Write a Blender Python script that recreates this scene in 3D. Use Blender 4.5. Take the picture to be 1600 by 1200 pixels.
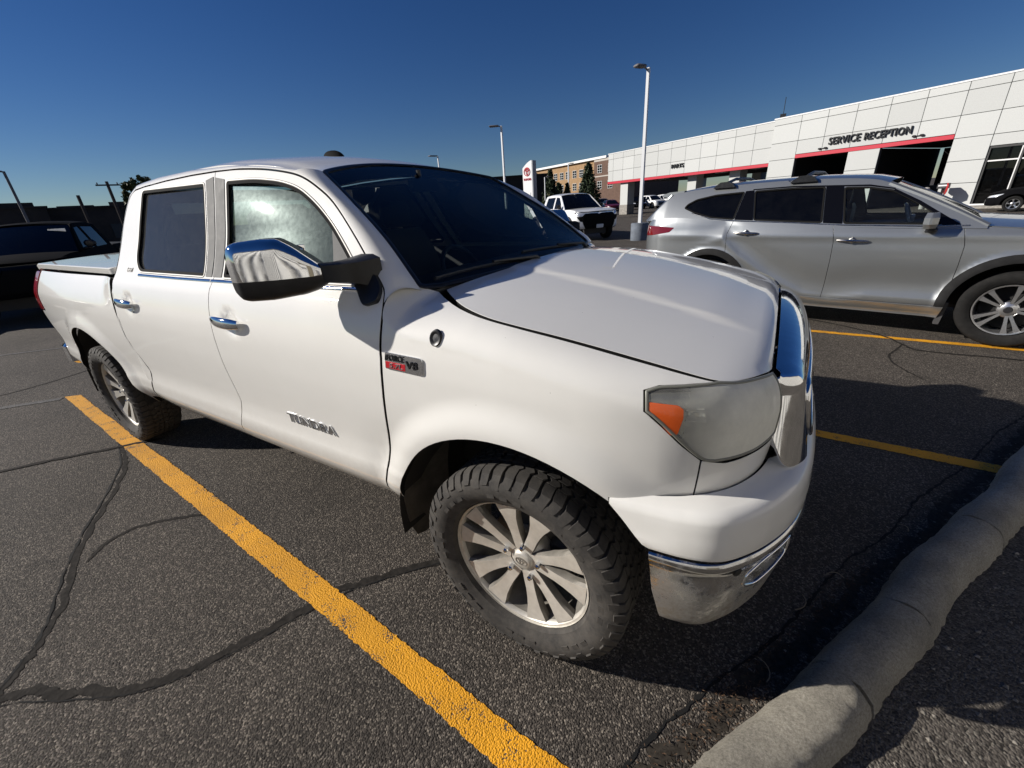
import bpy, math, random
import numpy as np
from mathutils import Vector, Matrix
from mathutils.geometry import delaunay_2d_cdt

random.seed(7); rng = np.random.default_rng(7)
scene = bpy.context.scene
for o in list(bpy.data.objects): bpy.data.objects.remove(o)
COL = scene.collection
R_ = math.radians

# ------------------------------------------------------------------ camera
CAM = np.array([0.618, -1.886, 1.604]); YAW, PIT, ROL = -0.56745, 0.40717, 0.06838; FPX = 645.3
cam_d = bpy.data.cameras.new('camera'); cam = bpy.data.objects.new('camera', cam_d); COL.objects.link(cam)
cam_d.sensor_width = 36; cam_d.lens = FPX / 1600 * 36; cam_d.clip_start = 0.05; cam_d.clip_end = 3000
_f = np.array([math.sin(YAW) * math.cos(PIT), math.cos(YAW) * math.cos(PIT), -math.sin(PIT)])
_r = np.array([math.cos(YAW), -math.sin(YAW), 0.0]); _d = np.cross(_f, _r)
_r2 = math.cos(ROL) * _r + math.sin(ROL) * _d; _d2 = -math.sin(ROL) * _r + math.cos(ROL) * _d
cam.matrix_world = Matrix(((_r2[0], -_d2[0], -_f[0], CAM[0]), (_r2[1], -_d2[1], -_f[1], CAM[1]),
                           (_r2[2], -_d2[2], -_f[2], CAM[2]), (0, 0, 0, 1)))
scene.camera = cam

# ------------------------------------------------------------------ sky, sun, exposure
SUN_AZ, SUN_EL = R_(207.0), R_(24.8)          # direction TO the sun, measured from +x towards +y
world = bpy.data.worlds.new('World'); scene.world = world; world.use_nodes = True
wn = world.node_tree.nodes; wl = world.node_tree.links
sky = wn.new('ShaderNodeTexSky'); sky.sky_type = 'NISHITA'; sky.sun_disc = False
sky.sun_elevation = SUN_EL; sky.sun_rotation = math.pi / 2 - SUN_AZ
sky.altitude = 400; sky.air_density = 1.0; sky.dust_density = 0.0; sky.ozone_density = 5.0
wn['Background'].inputs['Strength'].default_value = 0.044
hs = wn.new('ShaderNodeHueSaturation'); hs.inputs['Saturation'].default_value = 1.20; hs.inputs['Hue'].default_value = .514; wl.new(sky.outputs['Color'], hs.inputs['Color']); wl.new(hs.outputs['Color'], wn['Background'].inputs['Color'])
sun_d = bpy.data.lights.new('sun', 'SUN'); sun_d.energy = 4.9; sun_d.angle = R_(0.5); sun_d.color = (1.0, 0.945, 0.87)
sun = bpy.data.objects.new('sun', sun_d); COL.objects.link(sun); sun.location = (-8, -4, 12)
_s = Vector((math.cos(SUN_EL) * math.cos(SUN_AZ), math.cos(SUN_EL) * math.sin(SUN_AZ), math.sin(SUN_EL)))
sun.rotation_euler = _s.to_track_quat('Z', 'Y').to_euler()
vs = scene.view_settings; vs.view_transform = 'Standard'; vs.look = 'None'; vs.exposure = 0.26; vs.gamma = 1; vs.use_curve_mapping = False

# ------------------------------------------------------------------ helpers: objects
def link(o, parent=None):
    COL.objects.link(o)
    if parent is not None: o.parent = parent
    return o
def empty(name, loc=(0, 0, 0), rz=0.0):
    o = bpy.data.objects.new(name, None); o.empty_display_size = .2
    o.location = loc; o.rotation_euler = (0, 0, rz); return link(o)
def tag(o, label=None, cat=None, group=None, kind=None):
    if label: o['label'] = label
    if cat: o['category'] = cat
    if group: o['group'] = group
    if kind: o['kind'] = kind
    return o
def struct(o): o['kind'] = 'structure'; return o
def obj(name, V, F, mat, parent=None, smooth=None, normals=None):
    me = bpy.data.meshes.new(name); V = np.asarray(V, float)
    me.from_pydata(V.tolist(), [], [list(map(int, f)) for f in F])
    if isinstance(mat, (list, tuple)):
        for m in mat: me.materials.append(m)
    else: me.materials.append(mat)
    if normals is not None:
        for p in me.polygons: p.use_smooth = True
        me.normals_split_custom_set_from_vertices([tuple(n) for n in normals])
    elif smooth is not None:
        for p in me.polygons: p.use_smooth = True
        me.set_sharp_from_angle(angle=R_(smooth))
    me.update(); return link(bpy.data.objects.new(name, me), parent)
def copy_tree(o, parent=None):
    c = o.copy(); COL.objects.link(c); c.parent = parent
    for ch in list(o.children): copy_tree(ch, c)
    return c
class MB:
    """collects primitive shapes into one mesh"""
    def __init__(s): s.V = []; s.F = []; s.M = []; s.m = 0
    def add(s, V, F):
        b = len(s.V); s.V += [tuple(v) for v in V]; s.F += [[i + b for i in f] for f in F]; s.M += [s.m] * len(F); return s
    def box(s, c, d, rz=0.0, bev=0.0):
        x, y, z = [t / 2 for t in d]; b = min(bev, x * .9, y * .9, z * .9)
        if b <= 0:
            P = [(i * x, j * y, k * z) for k in (-1, 1) for j in (-1, 1) for i in (-1, 1)]
            Fs = [(0, 2, 3, 1), (4, 5, 7, 6), (0, 1, 5, 4), (2, 6, 7, 3), (0, 4, 6, 2), (1, 3, 7, 5)]
        else:
            P = []; Fs = []
            def ring(hx, hy, z_): return [(hx - b, -hy, z_), (hx, -hy + b, z_), (hx, hy - b, z_), (hx - b, hy, z_), (-hx + b, hy, z_), (-hx, hy - b, z_), (-hx, -hy + b, z_), (-hx + b, -hy, z_)]
            for hx, hy, z_ in ((x - b, y - b, -z), (x, y, -z + b), (x, y, z - b), (x - b, y - b, z)): P += ring(max(hx, b), max(hy, b), z_)
            for k in range(3):
                for i in range(8): Fs.append((k * 8 + i, k * 8 + (i + 1) % 8, k * 8 + 8 + (i + 1) % 8, k * 8 + 8 + i))
            Fs += [tuple(range(7, -1, -1)), tuple(range(24, 32))]
        ca, sa = math.cos(rz), math.sin(rz)
        return s.add([(c[0] + ca * p[0] - sa * p[1], c[1] + sa * p[0] + ca * p[1], c[2] + p[2]) for p in P], Fs)
    def tube(s, pts, r, n=10, caps=True, up=None):
        pts = np.asarray(pts, float); m = len(pts); rr = np.broadcast_to(np.asarray(r, float), (m,))
        T = np.gradient(pts, axis=0); T /= np.linalg.norm(T, axis=1)[:, None] + 1e-12
        u = np.array(up if up is not None else ((0, 0, 1) if abs(T[0][2]) < .9 else (1, 0, 0)), float); V = []; F = []
        for i in range(m):
            u = u - T[i] * (u @ T[i]); u /= np.linalg.norm(u); w = np.cross(T[i], u)
            for k in range(n):
                a = 2 * math.pi * k / n; V.append(pts[i] + rr[i] * (math.cos(a) * u + math.sin(a) * w))
        for i in range(m - 1):
            for k in range(n): F.append((i * n + k, i * n + (k + 1) % n, (i + 1) * n + (k + 1) % n, (i + 1) * n + k))
        if caps: F += [tuple(range(n - 1, -1, -1)), tuple((m - 1) * n + k for k in range(n))]
        return s.add(V, F)
    def lathe(s, prof, n=48, axis='y', c=(0, 0, 0), closed=False):
        V = []; F = []; m = len(prof)
        for k in range(n):
            a = 2 * math.pi * k / n
            for r, h in prof:
                if axis == 'y': V.append((c[0] + r * math.cos(a), c[1] + h, c[2] + r * math.sin(a)))
                elif axis == 'z': V.append((c[0] + r * math.cos(a), c[1] + r * math.sin(a), c[2] + h))
                else: V.append((c[0] + h, c[1] + r * math.cos(a), c[2] + r * math.sin(a)))
        for k in range(n):
            for j in range(m - (0 if closed else 1)):
                j2 = (j + 1) % m
                F.append((k * m + j, k * m + j2, ((k + 1) % n) * m + j2, ((k + 1) % n) * m + j))
        return s.add(V, F)
    def prism(s, poly, a, b):
        """poly: list of 3D points (one cap), extruded by vector (b-a)"""
        poly = np.asarray(poly, float); d = np.asarray(b, float) - np.asarray(a, float); n = len(poly)
        V = list(poly) + list(poly + d)
        return s.add(V, [tuple(range(n - 1, -1, -1)), tuple(range(n, 2 * n))] + [(i, (i + 1) % n, n + (i + 1) % n, n + i) for i in range(n)])
    def build(s, name, mat, parent=None, smooth=35, fix=True):
        o = obj(name, s.V, s.F, mat, parent, smooth)
        if isinstance(mat, (list, tuple)):
            o.data.polygons.foreach_set('material_index', s.M)
        if fix:
            import bmesh
            bm = bmesh.new(); bm.from_mesh(o.data); bmesh.ops.recalc_face_normals(bm, faces=bm.faces); bm.to_mesh(o.data); bm.free()
            if smooth is not None: o.data.set_sharp_from_angle(angle=R_(smooth))
        return o

# ------------------------------------------------------------------ helpers: curves and trimmed surface patches
class Pch:
    """monotone cubic interpolation of columns"""
    def __init__(s, x, y):
        s.x = np.asarray(x, float); s.y = np.asarray(y, float); y2 = s.y if s.y.ndim > 1 else s.y[:, None]; s.y2 = y2
        h = np.diff(s.x)[:, None]; d = np.diff(y2, axis=0) / h; m = np.zeros_like(y2); m[0] = d[0]; m[-1] = d[-1]
        if len(s.x) > 2:
            w1 = 2 * h[1:] + h[:-1]; w2 = h[1:] + 2 * h[:-1]; ok = d[1:] * d[:-1] > 0
            with np.errstate(all='ignore'): mm = (w1 + w2) / (w1 / d[:-1] + w2 / d[1:])
            m[1:-1] = np.where(ok, mm, 0)
        s.m = m
    def __call__(s, q):
        q = np.clip(np.asarray(q, float), s.x[0], s.x[-1]); i = np.clip(np.searchsorted(s.x, q) - 1, 0, len(s.x) - 2)
        h = (s.x[i + 1] - s.x[i])[..., None]; t = ((q - s.x[i])[..., None]) / h
        y = (2 * t**3 - 3 * t**2 + 1) * s.y2[i] + (t**3 - 2 * t**2 + t) * h * s.m[i] + (-2 * t**3 + 3 * t**2) * s.y2[i + 1] + (t**3 - t**2) * h * s.m[i + 1]
        return y if s.y.ndim > 1 else y[..., 0]
def catmull(pts, n=8, closed=False):
    p = np.asarray(pts, float); m = len(p); out = []
    for i in range(m if closed else m - 1):
        if closed: a, b, c, d = p[i - 1], p[i], p[(i + 1) % m], p[(i + 2) % m]
        else: a, b, c, d = p[max(i - 1, 0)], p[i], p[i + 1], p[min(i + 2, m - 1)]
        for k in range(n):
            t = k / n; out.append(.5 * (2 * b + (c - a) * t + (2 * a - 5 * b + 4 * c - d) * t * t + (3 * b - a - 3 * c + d) * t**3))
    if not closed: out.append(p[-1])
    return np.array(out)
def rnd(poly, r, n=5):
    """round every corner of a closed polygon (r scalar or list)"""
    p = np.asarray(poly, float); m = len(p); rr = np.broadcast_to(r, (m,)); out = []
    for i in range(m):
        a, b, c = p[i - 1], p[i], p[(i + 1) % m]; u = a - b; v = c - b; lu, lv = np.linalg.norm(u), np.linalg.norm(v)
        q = min(rr[i], lu * .45, lv * .45)
        if q < 1e-5: out.append(b); continue
        A = b + u / lu * q; C = b + v / lv * q
        for k in range(n + 1):
            t = k / n; out.append((1 - t)**2 * A + 2 * t * (1 - t) * b + t * t * C)
    return np.array(out)
def area2(p): return .5 * np.sum(p[:, 0] * np.roll(p[:, 1], -1) - np.roll(p[:, 0], -1) * p[:, 1])
def resample(p, res):
    out = []
    for i in range(len(p)):
        a, b = p[i], p[(i + 1) % len(p)]; L = np.linalg.norm(b - a)
        if L < 1e-7: continue
        k = max(1, int(math.ceil(L / res)))
        for j in range(k): out.append(a + (b - a) * j / k)
    return np.array(out)
def inset_poly(p, d):
    if d == 0: return p
    p = np.asarray(p, float); sgn = 1 if area2(p) > 0 else -1
    e1 = p - np.roll(p, 1, axis=0); e2 = np.roll(p, -1, axis=0) - p
    n1 = np.c_[-e1[:, 1], e1[:, 0]] / (np.linalg.norm(e1, axis=1)[:, None] + 1e-12)
    n2 = np.c_[-e2[:, 1], e2[:, 0]] / (np.linalg.norm(e2, axis=1)[:, None] + 1e-12)
    n = n1 + n2; n /= np.linalg.norm(n, axis=1)[:, None] + 1e-9
    c = np.clip(np.sum(n * n1, axis=1), .4, 1)
    return p + sgn * n * (d / c)[:, None]
def inside(q, p):
    x, y = q[:, 0], q[:, 1]; r = np.zeros(len(q), bool)
    for i in range(len(p)):
        (x1, y1), (x2, y2) = p[i - 1], p[i]
        c = ((y1 > y) != (y2 > y)); r ^= c & (x < (x2 - x1) * (y - y1) / ((y2 - y1) if y2 != y1 else 1e-12) + x1)
    return r
def dedup(p, eps=2e-4):
    k = [0]
    for i in range(1, len(p)):
        if np.linalg.norm(p[i] - p[k[-1]]) > eps: k.append(i)
    if len(k) > 2 and np.linalg.norm(p[k[-1]] - p[k[0]]) <= eps: k.pop()
    return p[k]
def patch(name, outline, fn, mat, parent=None, res=.03, holes=(), inset=.0030, depth=.03, bev=.0013, hint=(0, 1, 0), my=1, off=0.0, eb=None, uvscale=None):
    """trimmed piece of the surface fn(u,v)->xyz, with rounded edges turned inwards. my=-1 mirrors y."""
    loops = [dedup(resample(dedup(inset_poly(dedup(np.asarray(outline, float)), inset)), eb or res))]
    for h in holes: loops.append(dedup(resample(dedup(inset_poly(dedup(np.asarray(h, float)), -inset)), eb or res)))
    B = np.vstack(loops); E = []; o = 0
    for l in loops: E += [(o + i, o + (i + 1) % len(l)) for i in range(len(l))]; o += len(l)
    lo, hi = loops[0].min(0), loops[0].max(0)
    gx = np.arange(lo[0] + res * .5, hi[0], res); gy = np.arange(lo[1] + res * .5, hi[1], res)
    if len(gx) and len(gy):
        G = np.array(np.meshgrid(gx, gy)).reshape(2, -1).T; k = inside(G, loops[0])
        for l in loops[1:]: k &= ~inside(G, l)
        G = G[k]
        if len(G):
            A_, B_ = [], []
            for l in loops: A_.append(l); B_.append(np.roll(l, -1, axis=0))
            A_ = np.vstack(A_); D_ = np.vstack(B_) - A_; keep = np.ones(len(G), bool)
            for s0 in range(0, len(G), 4000):
                g = G[s0:s0 + 4000, None, :]; t = np.clip(np.sum((g - A_) * D_, 2) / (np.sum(D_ * D_, 1) + 1e-12), 0, 1)
                keep[s0:s0 + 4000] = np.linalg.norm(g - (A_ + t[..., None] * D_), axis=2).min(1) > res * .45
            G = G[keep]
    else: G = np.zeros((0, 2))
    P2 = np.vstack([B, G]) if len(G) else B
    r = delaunay_2d_cdt([Vector(p) for p in P2], E, [], 0, 1e-6)
    pv = np.array([(v[0], v[1]) for v in r[0]]); tri = np.array([f for f in r[2] if len(f) == 3])
    c = pv[tri].mean(1); k = inside(c, loops[0])
    for l in loops[1:]: k &= ~inside(c, l)
    tri = tri[k]
    def ev(q):
        e = 1e-3; X = fn(q); du = fn(q + [e, 0]) - fn(q - [e, 0]); dv = fn(q + [0, e]) - fn(q - [0, e])
        n = np.cross(du, dv); n /= np.linalg.norm(n, axis=1)[:, None] + 1e-15; return X, n
    X, N = ev(pv); hv = np.asarray(hint, float)
    if (N @ hv).mean() < 0: N = -N; flip = True
    else: flip = False
    X = X + N * off
    if area2(pv[tri[0]]) < 0: tri = tri[:, ::-1]
    # orient every triangle along N
    fn_ = np.cross(X[tri[:, 1]] - X[tri[:, 0]], X[tri[:, 2]] - X[tri[:, 0]])
    bad = np.sum(fn_ * N[tri[:, 0]], 1) < 0; tri[bad] = tri[bad][:, ::-1]
    V = [X]; NN = [N]; F = [tuple(t) for t in tri]; base = len(X)
    if depth > 0:
        for li, l in enumerate(loops):
            Xb, Nb = ev(l)
            if (Nb @ hv).mean() < 0 if False else flip: Nb = -Nb
            Xb = Xb + Nb * off
            T = np.roll(Xb, -1, axis=0) - np.roll(Xb, 1, axis=0); T /= np.linalg.norm(T, axis=1)[:, None] + 1e-12
            M = np.cross(T, Nb); M /= np.linalg.norm(M, axis=1)[:, None] + 1e-12
            # M must point out of the material
            q2 = l + 0; eps = 2e-3; nrm = np.c_[-(np.roll(l, -1, axis=0) - np.roll(l, 1, axis=0))[:, 1], (np.roll(l, -1, axis=0) - np.roll(l, 1, axis=0))[:, 0]]
            nrm /= np.linalg.norm(nrm, axis=1)[:, None] + 1e-12
            sg = 1 if (area2(l) > 0) else -1
            inn = nrm * sg * (1 if li == 0 else -1)            # towards material
            Xi = fn(l + inn * eps) + Nb * off
            s_ = np.sign(np.sum((Xi - Xb) * M, 1)); M = M * np.where(s_ > 0, -1, 1)[:, None]
            n = len(l); i0 = base; V += [Xb, Xb + M * bev * .6 - Nb * bev, Xb + M * bev * .6 - Nb * depth]; NN += [Nb, M, M]; base += 3 * n
            for a in range(2):
                for i in range(n):
                    q = [i0 + a * n + i, i0 + a * n + (i + 1) % n, i0 + (a + 1) * n + (i + 1) % n, i0 + (a + 1) * n + i]
                    A0 = np.vstack(V)[q] if False else None
                    F.append(('q', q, M[i], a))
    V = np.vstack(V); NN = np.vstack(NN); F2 = []; seal_and_gap_shade = .025 <= depth < .035 and bpy.data.materials.get('window_seal_rubber') is not None and getattr(mat, 'name', '') in ('white_paint', 'silver_metallic_paint')
    MIx = [1 if (f[0] == 'q' and f[3] == 1) else 0 for f in F]  # deep skirt ring coloured black: painted shade inside the panel gaps
    for f in F:
        if f[0] == 'q':
            q = f[1]; n_ = np.cross(V[q[1]] - V[q[0]], V[q[3]] - V[q[0]])
            F2.append(tuple(q) if n_ @ f[2] >= 0 else tuple(q[::-1]))
        else: F2.append(f)
    if my < 0:
        V = V * [1, -1, 1]; NN = NN * [1, -1, 1]; F2 = [tuple(f[::-1]) for f in F2]
    o_ = obj(name, V, F2, [mat, bpy.data.materials['window_seal_rubber']] if seal_and_gap_shade else mat, parent, normals=NN)
    if seal_and_gap_shade: o_.data.polygons.foreach_set('material_index', MIx)
    return o_
def grid_patch(name, fn, nu, nv, mat, parent=None, hint=(0, 0, 1), my=1, thick=0.0):
    """full rectangular patch fn over [0,1]^2"""
    u, v = np.meshgrid(np.linspace(0, 1, nu), np.linspace(0, 1, nv), indexing='ij'); q = np.c_[u.ravel(), v.ravel()]
    X = fn(q); e = 1e-3
    du = fn(np.clip(q + [e, 0], 0, 1)) - fn(np.clip(q - [e, 0], 0, 1)); dv = fn(np.clip(q + [0, e], 0, 1)) - fn(np.clip(q - [0, e], 0, 1))
    N = np.cross(du, dv); N /= np.linalg.norm(N, axis=1)[:, None] + 1e-15
    F = [(i * nv + j, (i + 1) * nv + j, (i + 1) * nv + j + 1, i * nv + j + 1) for i in range(nu - 1) for j in range(nv - 1)]
    if (N @ np.asarray(hint, float)).mean() < 0: N = -N; F = [f[::-1] for f in F]
    if my < 0: X = X * [1, -1, 1]; N = N * [1, -1, 1]; F = [f[::-1] for f in F]
    return obj(name, X, F, mat, parent, normals=N)
def ribbon(name, line, fn, w, h, mat, parent=None, closed=False, my=1, hint=(0, 1, 0), res=.02):
    """raised half-round strip lying on surface fn along a 2D line"""
    l = np.asarray(line, float)
    if closed: l = resample(dedup(l), res)
    else:
        out = []
        for a, b in zip(l[:-1], l[1:]):
            k = max(1, int(np.linalg.norm(b - a) / res)); out += [a + (b - a) * j / k for j in range(k)]
        l = np.array(out + [l[-1]])
    X = fn(l); e = 1e-3; N = np.cross(fn(l + [e, 0]) - fn(l - [e, 0]), fn(l + [0, e]) - fn(l - [0, e])); N /= np.linalg.norm(N, axis=1)[:, None] + 1e-15
    if (N @ np.asarray(hint, float)).mean() < 0: N = -N
    T = (np.roll(X, -1, 0) - np.roll(X, 1, 0)) if closed else np.gradient(X, axis=0)
    T /= np.linalg.norm(T, axis=1)[:, None] + 1e-12; M = np.cross(N, T)
    prof = [(-.5, -.3), (-.5, .35), (-.3, .85), (0, 1.0), (.3, .85), (.5, .35), (.5, -.3)]; n = len(l); m = len(prof)
    V = np.array([[X[i] + M[i] * w * a + N[i] * h * b for a, b in prof] for i in range(n)]).reshape(-1, 3); F = []
    for i in range(n if closed else n - 1):
        for j in range(m - 1): F.append((i * m + j, i * m + j + 1, ((i + 1) % n) * m + j + 1, ((i + 1) % n) * m + j))
    if not closed: F += [tuple(range(m)), tuple(range((n - 1) * m + m - 1, (n - 1) * m - 1, -1))]
    if my < 0: V = V * [1, -1, 1]; F = [f[::-1] for f in F]
    return obj(name, V, F, mat, parent, smooth=50)
def text_vf(s, size=1.0, ext=.02, bold=0.0, shear=0.0, spacing=1.0):
    cu = bpy.data.curves.new('t', 'FONT'); cu.body = s; cu.size = size; cu.extrude = ext; cu.offset = bold; cu.shear = shear; cu.space_character = spacing; cu.resolution_u = 3
    o = bpy.data.objects.new('t', cu); COL.objects.link(o); dg = bpy.context.evaluated_depsgraph_get(); dg.update()
    me = bpy.data.meshes.new_from_object(o.evaluated_get(dg)); V = np.array([v.co[:] for v in me.vertices]); F = [list(p.vertices) for p in me.polygons]
    bpy.data.objects.remove(o); bpy.data.curves.remove(cu); bpy.data.meshes.remove(me)
    return V, F
def text_fit(s, w, h, ext, **k):
    V, F = text_vf(s, 1.0, .02, **k); lo, hi = V.min(0), V.max(0)
    V = (V - [lo[0], lo[1], lo[2]]) / (hi - lo) * [w, h, ext]; return V, F

# ------------------------------------------------------------------ materials
def mat(name, color=(.5, .5, .5), rough=.5, metal=0.0, coat=0.0, spec=.5, emit=None, noise=None, bump=None, coat_rough=.03, trans=0.0):
    """noise=(scale, amount) varies brightness; bump=(scale, strength, distance)"""
    m = bpy.data.materials.new(name); m.use_nodes = True; nt = m.node_tree; b = nt.nodes['Principled BSDF']
    b.inputs['Base Color'].default_value = (*color, 1); b.inputs['Roughness'].default_value = rough; b.inputs['Metallic'].default_value = metal
    b.inputs['Coat Weight'].default_value = coat; b.inputs['Coat Roughness'].default_value = coat_rough; b.inputs['Specular IOR Level'].default_value = spec
    if noise or bump:
        tc = nt.nodes.new('ShaderNodeTexCoord')
    if noise:
        t = nt.nodes.new('ShaderNodeTexNoise'); t.inputs['Scale'].default_value = noise[0]; t.inputs['Detail'].default_value = 6; t.inputs['Roughness'].default_value = .65
        nt.links.new(tc.outputs['Object'], t.inputs['Vector']); r = nt.nodes.new('ShaderNodeMapRange')
        r.inputs[1].default_value = .3; r.inputs[2].default_value = .7; r.inputs[3].default_value = 1 - noise[1]; r.inputs[4].default_value = 1 + noise[1]
        nt.links.new(t.outputs['Fac'], r.inputs[0]); mx = nt.nodes.new('ShaderNodeMix'); mx.data_type = 'RGBA'; mx.blend_type = 'MULTIPLY'; mx.inputs[0].default_value = 1
        mx.inputs[6].default_value = (*color, 1); nt.links.new(r.outputs[0], mx.inputs[7]); nt.links.new(mx.outputs[2], b.inputs['Base Color'])
        if len(noise) > 2:
            r2 = nt.nodes.new('ShaderNodeMapRange'); r2.inputs[1].default_value = .3; r2.inputs[2].default_value = .7
            r2.inputs[3].default_value = rough - noise[2]; r2.inputs[4].default_value = rough + noise[2]; nt.links.new(t.outputs['Fac'], r2.inputs[0]); nt.links.new(r2.outputs[0], b.inputs['Roughness'])
    if bump:
        t = nt.nodes.new('ShaderNodeTexNoise'); t.inputs['Scale'].default_value = bump[0]; t.inputs['Detail'].default_value = 4
        nt.links.new(tc.outputs['Object'], t.inputs['Vector']); bp = nt.nodes.new('ShaderNodeBump'); bp.inputs['Strength'].default_value = bump[1]; bp.inputs['Distance'].default_value = bump[2]
        nt.links.new(t.outputs['Fac'], bp.inputs['Height']); nt.links.new(bp.outputs[0], b.inputs['Normal'])
    if emit: b.inputs['Emission Color'].default_value = (*emit[:3], 1); b.inputs['Emission Strength'].default_value = emit[3]
    return m
def nodes(m): nt = m.node_tree; return nt, nt.nodes['Principled BSDF'], (lambda t, **k: _mk(nt, t, k))
def _mk(nt, t, k):
    n = nt.nodes.new(t)
    for a, v in k.items():
        if a.startswith('i_'): n.inputs[a[2:].replace('_', ' ')].default_value = v
        else: setattr(n, a, v)
    return n
def ramp(nt, src, stops):
    r = nt.nodes.new('ShaderNodeValToRGB'); e = r.color_ramp.elements
    while len(e) < len(stops): e.new(.5)
    for el, (p, c) in zip(e, stops): el.position = p; el.color = (*c, 1) if len(c) == 3 else c
    nt.links.new(src, r.inputs[0]); return r
def glass(name, tint, refl_rough=.01, dust=0.0, dust_col=(.5, .5, .48), dust_scale=14, ior=1.5, dust_lo=.35, dust_hi=.75, gl_rough2=None, streak=False):
    """thin tinted pane: fresnel mirror over a tinted see-through body, under a film of dust"""
    m = bpy.data.materials.new(name); m.use_nodes = True; nt = m.node_tree; nt.nodes.clear(); L = nt.links.new
    out = nt.nodes.new('ShaderNodeOutputMaterial'); tr = _mk(nt, 'ShaderNodeBsdfTransparent', {}); tr.inputs[0].default_value = (*tint, 1)
    gl = _mk(nt, 'ShaderNodeBsdfGlossy', {}); gl.inputs['Roughness'].default_value = refl_rough
    fr = _mk(nt, 'ShaderNodeFresnel', {}); fr.inputs[0].default_value = ior
    mx = nt.nodes.new('ShaderNodeMixShader'); L(fr.outputs[0], mx.inputs[0]); L(tr.outputs[0], mx.inputs[1]); L(gl.outputs[0], mx.inputs[2]); last = mx.outputs[0]
    if dust > 0:
        tc = nt.nodes.new('ShaderNodeTexCoord'); t = _mk(nt, 'ShaderNodeTexNoise', {}); t.inputs['Scale'].default_value = dust_scale; t.inputs['Detail'].default_value = 8; t.inputs['Roughness'].default_value = .7
        mp = nt.nodes.new('ShaderNodeMapping'); mp.inputs['Scale'].default_value = (1, 1, .25) if streak else (1, 1, 1)
        L(tc.outputs['Object'], mp.inputs[0]); L(mp.outputs[0], t.inputs['Vector'])
        r = nt.nodes.new('ShaderNodeMapRange'); r.inputs[1].default_value = dust_lo; r.inputs[2].default_value = dust_hi; r.inputs[3].default_value = dust * .35; r.inputs[4].default_value = dust
        L(t.outputs['Fac'], r.inputs[0]); df = _mk(nt, 'ShaderNodeBsdfDiffuse', {}); df.inputs[0].default_value = (*dust_col, 1)
        sh = df.outputs[0]
        if gl_rough2:
            g2 = _mk(nt, 'ShaderNodeBsdfGlossy', {}); g2.inputs['Roughness'].default_value = gl_rough2; g2.inputs[0].default_value = (*dust_col, 1)
            m3 = nt.nodes.new('ShaderNodeMixShader'); m3.inputs[0].default_value = .035; L(df.outputs[0], m3.inputs[1]); L(g2.outputs[0], m3.inputs[2]); sh = m3.outputs[0]
        m2 = nt.nodes.new('ShaderNodeMixShader'); L(r.outputs[0], m2.inputs[0]); L(last, m2.inputs[1]); L(sh, m2.inputs[2]); last = m2.outputs[0]
    L(last, out.inputs[0]); return m
# ------------------------------------------------------------------ shared materials
def paint_white():
    m = mat('white_paint', (.81, .80, .76), .62, 0, 1.0, spec=.2, coat_rough=.03); nt, b, mk = nodes(m); L = nt.links.new
    tc = mk('ShaderNodeTexCoord'); n = mk('ShaderNodeTexNoise', i_Scale=5.0, i_Detail=8.0, i_Roughness=.7); L(tc.outputs['Object'], n.inputs['Vector'])
    sx = mk('ShaderNodeSeparateXYZ'); L(tc.outputs['Object'], sx.inputs[0])
    # road film: thicker low on the body
    z = mk('ShaderNodeMapRange', clamp=True); z.inputs[1].default_value = .95; z.inputs[2].default_value = .42; z.inputs[3].default_value = 0; z.inputs[4].default_value = 1
    L(sx.outputs[2], z.inputs[0]); n2 = mk('ShaderNodeTexNoise', i_Scale=22.0, i_Detail=10.0, i_Roughness=.8); L(tc.outputs['Object'], n2.inputs['Vector'])
    pw = mk('ShaderNodeMath', operation='POWER'); L(z.outputs[0], pw.inputs[0]); pw.inputs[1].default_value = 2.2
    mu = mk('ShaderNodeMath', operation='MULTIPLY'); L(pw.outputs[0], mu.inputs[0]); L(n2.outputs['Fac'], mu.inputs[1])
    ad = mk('ShaderNodeMath', operation='MULTIPLY_ADD'); L(n.outputs['Fac'], ad.inputs[0]); ad.inputs[1].default_value = .10; L(mu.outputs[0], ad.inputs[2])
    mx = mk('ShaderNodeMix', data_type='RGBA'); mx.inputs[6].default_value = (.81, .80, .76, 1); mx.inputs[7].default_value = (.36, .30, .215, 1)
    L(ad.outputs[0], mx.inputs[0])
    # small specks
    v = mk('ShaderNodeTexVoronoi', i_Scale=26.0); L(tc.outputs['Object'], v.inputs['Vector']); sp = mk('ShaderNodeMath', operation='LESS_THAN'); L(v.outputs['Distance'], sp.inputs[0]); sp.inputs[1].default_value = .035
    n3 = mk('ShaderNodeTexNoise', i_Scale=9.0); L(tc.outputs['Object'], n3.inputs['Vector']); g = mk('ShaderNodeMath', operation='GREATER_THAN'); g.inputs[1].default_value = .60; L(n3.outputs['Fac'], g.inputs[0])
    m2 = mk('ShaderNodeMath', operation='MULTIPLY'); L(sp.outputs[0], m2.inputs[0]); L(g.outputs[0], m2.inputs[1])
    mx2 = mk('ShaderNodeMix', data_type='RGBA'); L(m2.outputs[0], mx2.inputs[0]); L(mx.outputs[2], mx2.inputs[6]); mx2.inputs[7].default_value = (.22, .20, .17, 1)
    L(mx2.outputs[2], b.inputs['Base Color'])
    r = mk('ShaderNodeMapRange'); r.inputs[1].default_value = .3; r.inputs[2].default_value = .7; r.inputs[3].default_value = .015; r.inputs[4].default_value = .05; L(n.outputs['Fac'], r.inputs[0]); L(r.outputs[0], b.inputs['Coat Roughness'])
    return m
M = {}
M['white'] = paint_white()
M['white_far'] = mat('white_car_paint', (.82, .82, .81), .3, 0, .8)
M['black_plastic'] = mat('black_plastic', (.012, .012, .013), .38, noise=(40, .3, .06))
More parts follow.
